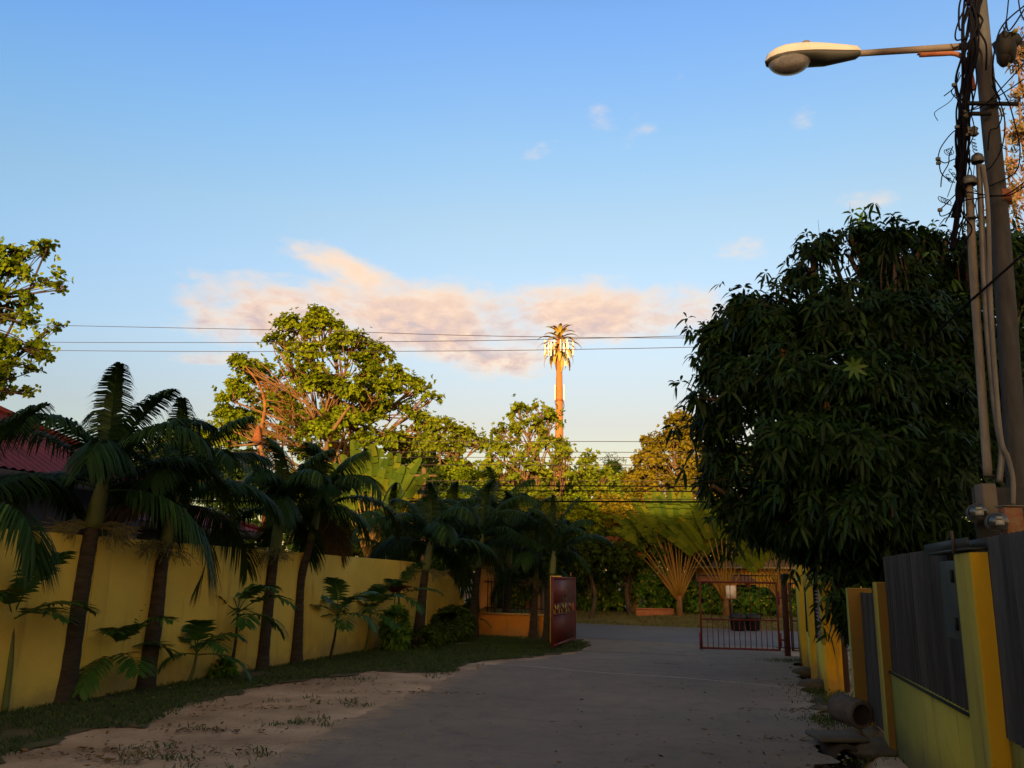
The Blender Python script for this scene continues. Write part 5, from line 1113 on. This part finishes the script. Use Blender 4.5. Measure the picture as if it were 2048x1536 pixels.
# street lamp
La_ = at(1945, 92, Y); Lb_ = at(1712, 108, Y); o = thing('street_lamp', La_, 'cream cobra head street lamp on a grey arm high above the lane', 'street lamp')
mb = MB(); mb.tube([La_, Lb_ + Vector((-.05, 0, 0))], [.040, .034], 14); mb.build('arm', mat('arm_grey', (.17, .14, .12), (.22, .18, .15), 4, .6), o, smooth=True)
mb = MB(); mb.tube(smoothpath([at(1840, 110, Y - .03), at(1880, 108, Y - .03), at(1912, 108, Y - .03), at(1932, 122, Y - .03), at(1942, 150, Y - .03), at(1947, 180, Y - .03)], 6), .026, 8); q_ = at(1850, 108, Y - .03); mb.box((q_.x - .08, q_.y - .02, q_.z - .006), (q_.x + .08, q_.y + .02, q_.z + .006)); mb.build('brace', M_rust, o)
ax = (at(1530, 124, Y) - Lb_); LL_ = ax.length; ax.normalize(); zz_ = Vector((0, 1, 0)).cross(ax) * -1; zz_ = zz_ if zz_.z > 0 else -zz_; yy_ = Vector((0, 1, 0))
def ring(u, hw, up_, dn, k=22, lower=False):
    c = Lb_ + ax * u; out = []
    for j in range(k + 1):
        a = math.pi * j / k; s_ = math.sin(a); out.append(c + yy_ * (hw * math.cos(a)) + zz_ * ((up_ * s_ ** .42) if not lower else (-dn * s_ ** .7)))
    return out
ks = LL_ / .9
us = [-.03, .0, .12, .3, .45, .6, .72, .81, .87, .90]; hw = [.05, .07, .09, .125, .15, .16, .155, .125, .08, .005]; uph = [.06, .085, .105, .13, .145, .15, .14, .115, .075, .004]
tilt = [-.0, 0, .0, 0, 0, 0, 0, 0, 0, 0]
mb = MB(); mb.grid([ring(u * ks, h, q, 0) for u, h, q in zip(us, hw, uph)]); mb.add([tuple(v) for v in ring(us[0] * ks, hw[0], uph[0], 0)] + [tuple(Lb_ + ax * us[0] * ks)], None, [(i, i + 1, 23) for i in range(22)]); mb.build('housing', M_lampw, o, smooth=True)
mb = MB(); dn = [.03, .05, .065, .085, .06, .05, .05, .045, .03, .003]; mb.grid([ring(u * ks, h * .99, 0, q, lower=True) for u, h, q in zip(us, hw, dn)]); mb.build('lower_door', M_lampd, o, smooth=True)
mb = MB(); mb.grid([[v - zz_ * .002 for v in ring(u * ks, h * 1.03, .014, 0)] for u, h in zip(us, hw)]); mb.build('rim', mat('rim_dark', (.10, .05, .04), rough=.6), o, smooth=True)
c = Lb_ + ax * .665 * ks - zz_ * .02; Ml = Matrix(((ax.x, 0, zz_.x, c.x), (ax.y, 1, zz_.y, c.y), (ax.z, 0, zz_.z, c.z), (0, 0, 0, 1)))
mb = MB(); mb.lathe([(math.sin(t) * .150, -math.cos(t) * .15) for t in np.linspace(0.001, math.pi / 2, 10)], (0, 0, 0), 28, Ml @ Matrix.Diagonal((1.55, 1, 1, 1))); mb.build('lens', mat('lamp_glass', (.09, .085, .09), (.14, .13, .13), 60, .12, .6, 150, spec=.9), o, smooth=True)
c = Lb_ + ax * .47 * ks + zz_ * .145; mb = MB(); mb.lathe([(.045, -.02), (.045, .045), (.04, .055), (0, .056)], c, 16); mb.build('photocell', mat('photocell_grey', (.14, .11, .10), rough=.7), o, smooth=True)
# electric meters
def meter(px, py, Yq, lb, rad=.085, box=True):
    c = at(px, py, Yq); o = thing('electric_meter', c, lb, 'electric meter', 'electric meters by the utility pole'); Mx = Matrix.Translation(c) @ Matrix.Rotation(R(-20), 4, 'Z') @ Matrix.Rotation(R(90), 4, 'X')
    mb = MB(); mb.lathe([(rad * 1.05, -.10), (rad * 1.05, -.0), (rad * .98, .012), (rad * .98, -.10)], (0, 0, 0), 24, Mx); mb.build('ring', M_metalg, o, smooth=True)
    mb = MB(); mb.lathe([(rad * .96, 0), (rad * .93, .07), (rad * .75, .105), (0, .112)], (0, 0, 0), 24, Mx); mb.build('glass_cover', M_glass, o, smooth=True)
    mb = MB(); mb.box((-rad * .4, -.004 - rad * .3, .113), (rad * .4, .03 - rad * .3, .116), Mx); mb.box((-rad * .3, .02, .113), (rad * .3, .045, .116), Mx); mb.build('dial', mat('dial_pale', (.3, .3, .28), rough=.5), o)
meter(1955, 1026, 8.0, 'left electric meter half hidden in shade beside the conduits'); meter(1995, 1045, 7.6, 'right electric meter with a bright glass rim next to the rusty box')
a, b_ = at(2013, 1070, 7.7), at(2042, 1014, 7.7); o = thing('rusty_box', a, 'small cream metal box streaked with rust beside the right meter', 'meter box')
mb = MB(); mb.box((a.x, 7.68, a.z), (b_.x, 7.8, b_.z)); mb.build('body', mat('rust_streaked_cream', (.22, .035, .012), (.24, .19, .10), 9, .7, .1, 30), o, bevel=.006)
mb = MB(); mb.box((a.x - .01, 7.66, b_.z + .001), (b_.x + .01, 7.81, b_.z + .012)); mb.build('lid', M_pvc, o)
a, b_ = at(1966, 1040, 8.0), at(1986, 968, 8.0); mb = MB(); mb.box((a.x, 7.95, a.z), (b_.x, 8.1, b_.z)); tag(mb.build('meter_riser', mat('duct_grey', (.09, .075, .06), (.14, .115, .09), 4, .7), bevel=.01), 'pale upright duct above the electric meters', 'duct')
# meter back board
a, b_ = at(1962, 1110, 8.15), at(2048, 975, 8.15); mb = MB(); mb.box((a.x, 8.16, a.z), (b_.x + .1, 8.2, b_.z)); tag(mb.build('meter_board', mat('board_dark', (.03, .03, .03), (.06, .055, .05), 4, .9)), 'dark wooden board carrying the meters behind the grey zinc', 'board')
# cable bundle
random.seed(99)
bun = thing('cable_bundle', at(1930, 500, Y), 'thick bundle of black cables hanging down the left side of the pole', 'cables')
for i in range(24):
    xo = random.uniform(-14, 16); ylast = random.choice((490, 470, 430, 330, 495)); pts = []
    for py in range(-60, ylast, 55):
        base_x = np.interp(py, [-60, 0, 100, 200, 300, 400, 500], [1950, 1948, 1942, 1928, 1924, 1920, 1905]); pts.append(at(base_x + xo * (1 if py < 250 else .6) + random.gauss(0, 5), py, Y - .12 + random.gauss(0, .035)))
    if len(pts) > 3 and (i > 7): pts = pts[random.randint(0, 4):]
    if len(pts) < 3: continue
    mb = MB(); mb.tube(smoothpath(pts, 6), random.choice((.008, .010, .013)), 5); mb.build('strand', M_wire, bun)
mb = MB(); mb.tube(smoothpath([at(1926, 230, Y - .12), at(1922, 330, Y - .12), at(1916, 420, Y - .12), at(1904, 500, Y - .12)], 6), [.03] * 19, 8); mb.build('thick_strand', M_wire, bun, smooth=True)
lo = thing('cable_loops', at(2020, 250, Y), 'loose black cables looping down the right side of the pole', 'cables')
for pts in ([(2050, 10), (2000, 60), (1985, 150), (2000, 200)], [(2055, 120), (1990, 190), (1960, 215), (1925, 222)], [(2060, 150), (2000, 190), (1950, 215), (1920, 232)], [(1984, 150), (2015, 200), (2030, 250), (2040, 300), (2030, 345), (1980, 372)], [(1984, 170), (2008, 230), (2005, 290), (1985, 330), (1965, 345)],
            [(2060, 355), (2020, 385), (1990, 392), (1935, 384)], [(2060, 365), (2020, 390), (1985, 392), (1920, 402)], [(2060, 0), (2020, 60), (2012, 40)], [(2020, -40), (2015, 20), (2010, 60)], [(2035, -40), (2040, 20), (2060, 60)], [(1990, 200), (2003, 230), (1995, 255), (1980, 262), (1976, 300)], [(1950, 20), (1965, 40), (1958, 60), (1972, 90), (1972, 140)],
            [(1946, -20), (1915, 50), (1913, 80), (1938, 72)], [(1952, -20), (1922, 60), (1918, 20), (1924, -10)]):
    mb = MB(); mb.tube(smoothpath([at(px, py, Y - .16 + .05 * math.sin(px)) for px, py in pts], 8), random.choice((.007, .009, .011)), 5); mb.build('strand', M_wire, lo)
co = thing('coiled_wires', at(1890, 320, Y), 'curly thin wires and clamps sticking out left of the cable bundle', 'wires')
for pts in ([(1918, 255), (1900, 270), (1882, 295), (1876, 315)], [(1876, 318), (1890, 326), (1910, 318), (1920, 322)], [(1878, 325), (1882, 345), (1895, 358), (1910, 365)], [(1922, 150), (1908, 175), (1888, 192)], [(1915, 385), (1890, 410), (1880, 420), (1882, 432), (1900, 425), (1915, 405)], [(1908, 170), (1915, 200), (1920, 215)]):
    mb = MB(); mb.tube(smoothpath([at(px, py, Y - .14) for px, py in pts], 6), .006, 5); mb.build('wire', M_wire, co)
for i in range(16):
    x0_, y0_ = random.uniform(1905, 1950), random.uniform(140, 420); pts = [(x0_, y0_)]
    for k in range(4): pts.append((pts[-1][0] + random.gauss(0, 11), pts[-1][1] + random.uniform(6, 34)))
    mb = MB(); mb.tube(smoothpath([at(px, py, Y - .13 + random.gauss(0, .03)) for px, py in pts], 6), random.choice((.004, .006, .008)), 5); mb.build('wire', M_wire, co)
for (px, py, dx, dy, turns, r) in ((1893, 306, 10, -4, 2.5, .03), (1880, 398, 22, 8, 4, .028), (1900, 340, 14, 18, 2.5, .02), (1947, 280, 4, 26, 4, .02), (1895, 350, 6, 14, 2, .018), (2003, 292, 8, 4, 2, .02)):
    P = []
    for j in range(int(turns * 14)):
        t = j / (turns * 14); c = at(px + dx * t, py + dy * t, Y - .15); a = 2 * math.pi * turns * t; P.append(c + Vector((math.cos(a) * r, math.sin(a) * .02, math.sin(a) * r * 1.5)))
    mb = MB(); mb.tube(P, .004, 4); mb.build('coil', M_wire, co)
for px, py in ((1876, 318), (1877, 326), (1914, 254), (1908, 170), (1880, 420), (1932, 270), (1944, 268)):
    c = at(px, py, Y - .14); mb = MB(); mb.box((c.x - .022, c.y - .015, c.z - .018), (c.x + .022, c.y + .015, c.z + .018)); mb.build('clamp', M_metalg, co, bevel=.006)
P = smoothpath([at(2080, 480, Y - .5), at(1960, 585, Y - .2), at(1900, 640, Y + .4), at(1850, 690, Y + 1.5)], 10); mb = MB(); mb.tube(P, .013, 6); tag(mb.build('service_cable', M_wire), 'single black cable passing in front of the pole into the mango tree', 'cable')

# ------------------------------------------------------------------ unseen tree belt added behind the viewer to block the low sun
mb = MB(); Pw = []
def beltH(x): return 11.3 + 1.0 * mnoise.noise(Vector((x * .13, 0, 0))) + .5 * mnoise.noise(Vector((x * .5, 2, 0))) - 3.2 * math.exp(-((x + 14.7) / 2.2) ** 2)  # crest shaped for the shadow line; dip lets sun reach a fan palm
for x in np.arange(-75, 45, .28):
    H = beltH(x)
    for z in np.arange(.3, H, .42):
        Pw.append((x + random.uniform(-.25, .25), -30 + random.uniform(-2, 2), z + random.uniform(-.25, .25)))
Pw = np.array(Pw); rosettes(mb, Pw, np.tile([0, .4, .6], (len(Pw), 1)) + rng.normal(size=Pw.shape) * .5, 5, .75, .62, 1.1, .1)
mb.grid([[(x, -31, 0), (x, -31, beltH(x) - 1.0)] for x in np.arange(-75, 45, .5)])
tag(mb.build('shade_belt', M_leafD), 'unseen belt of trees behind the viewer, added to shade the lane', 'shade belt', kind='stuff')
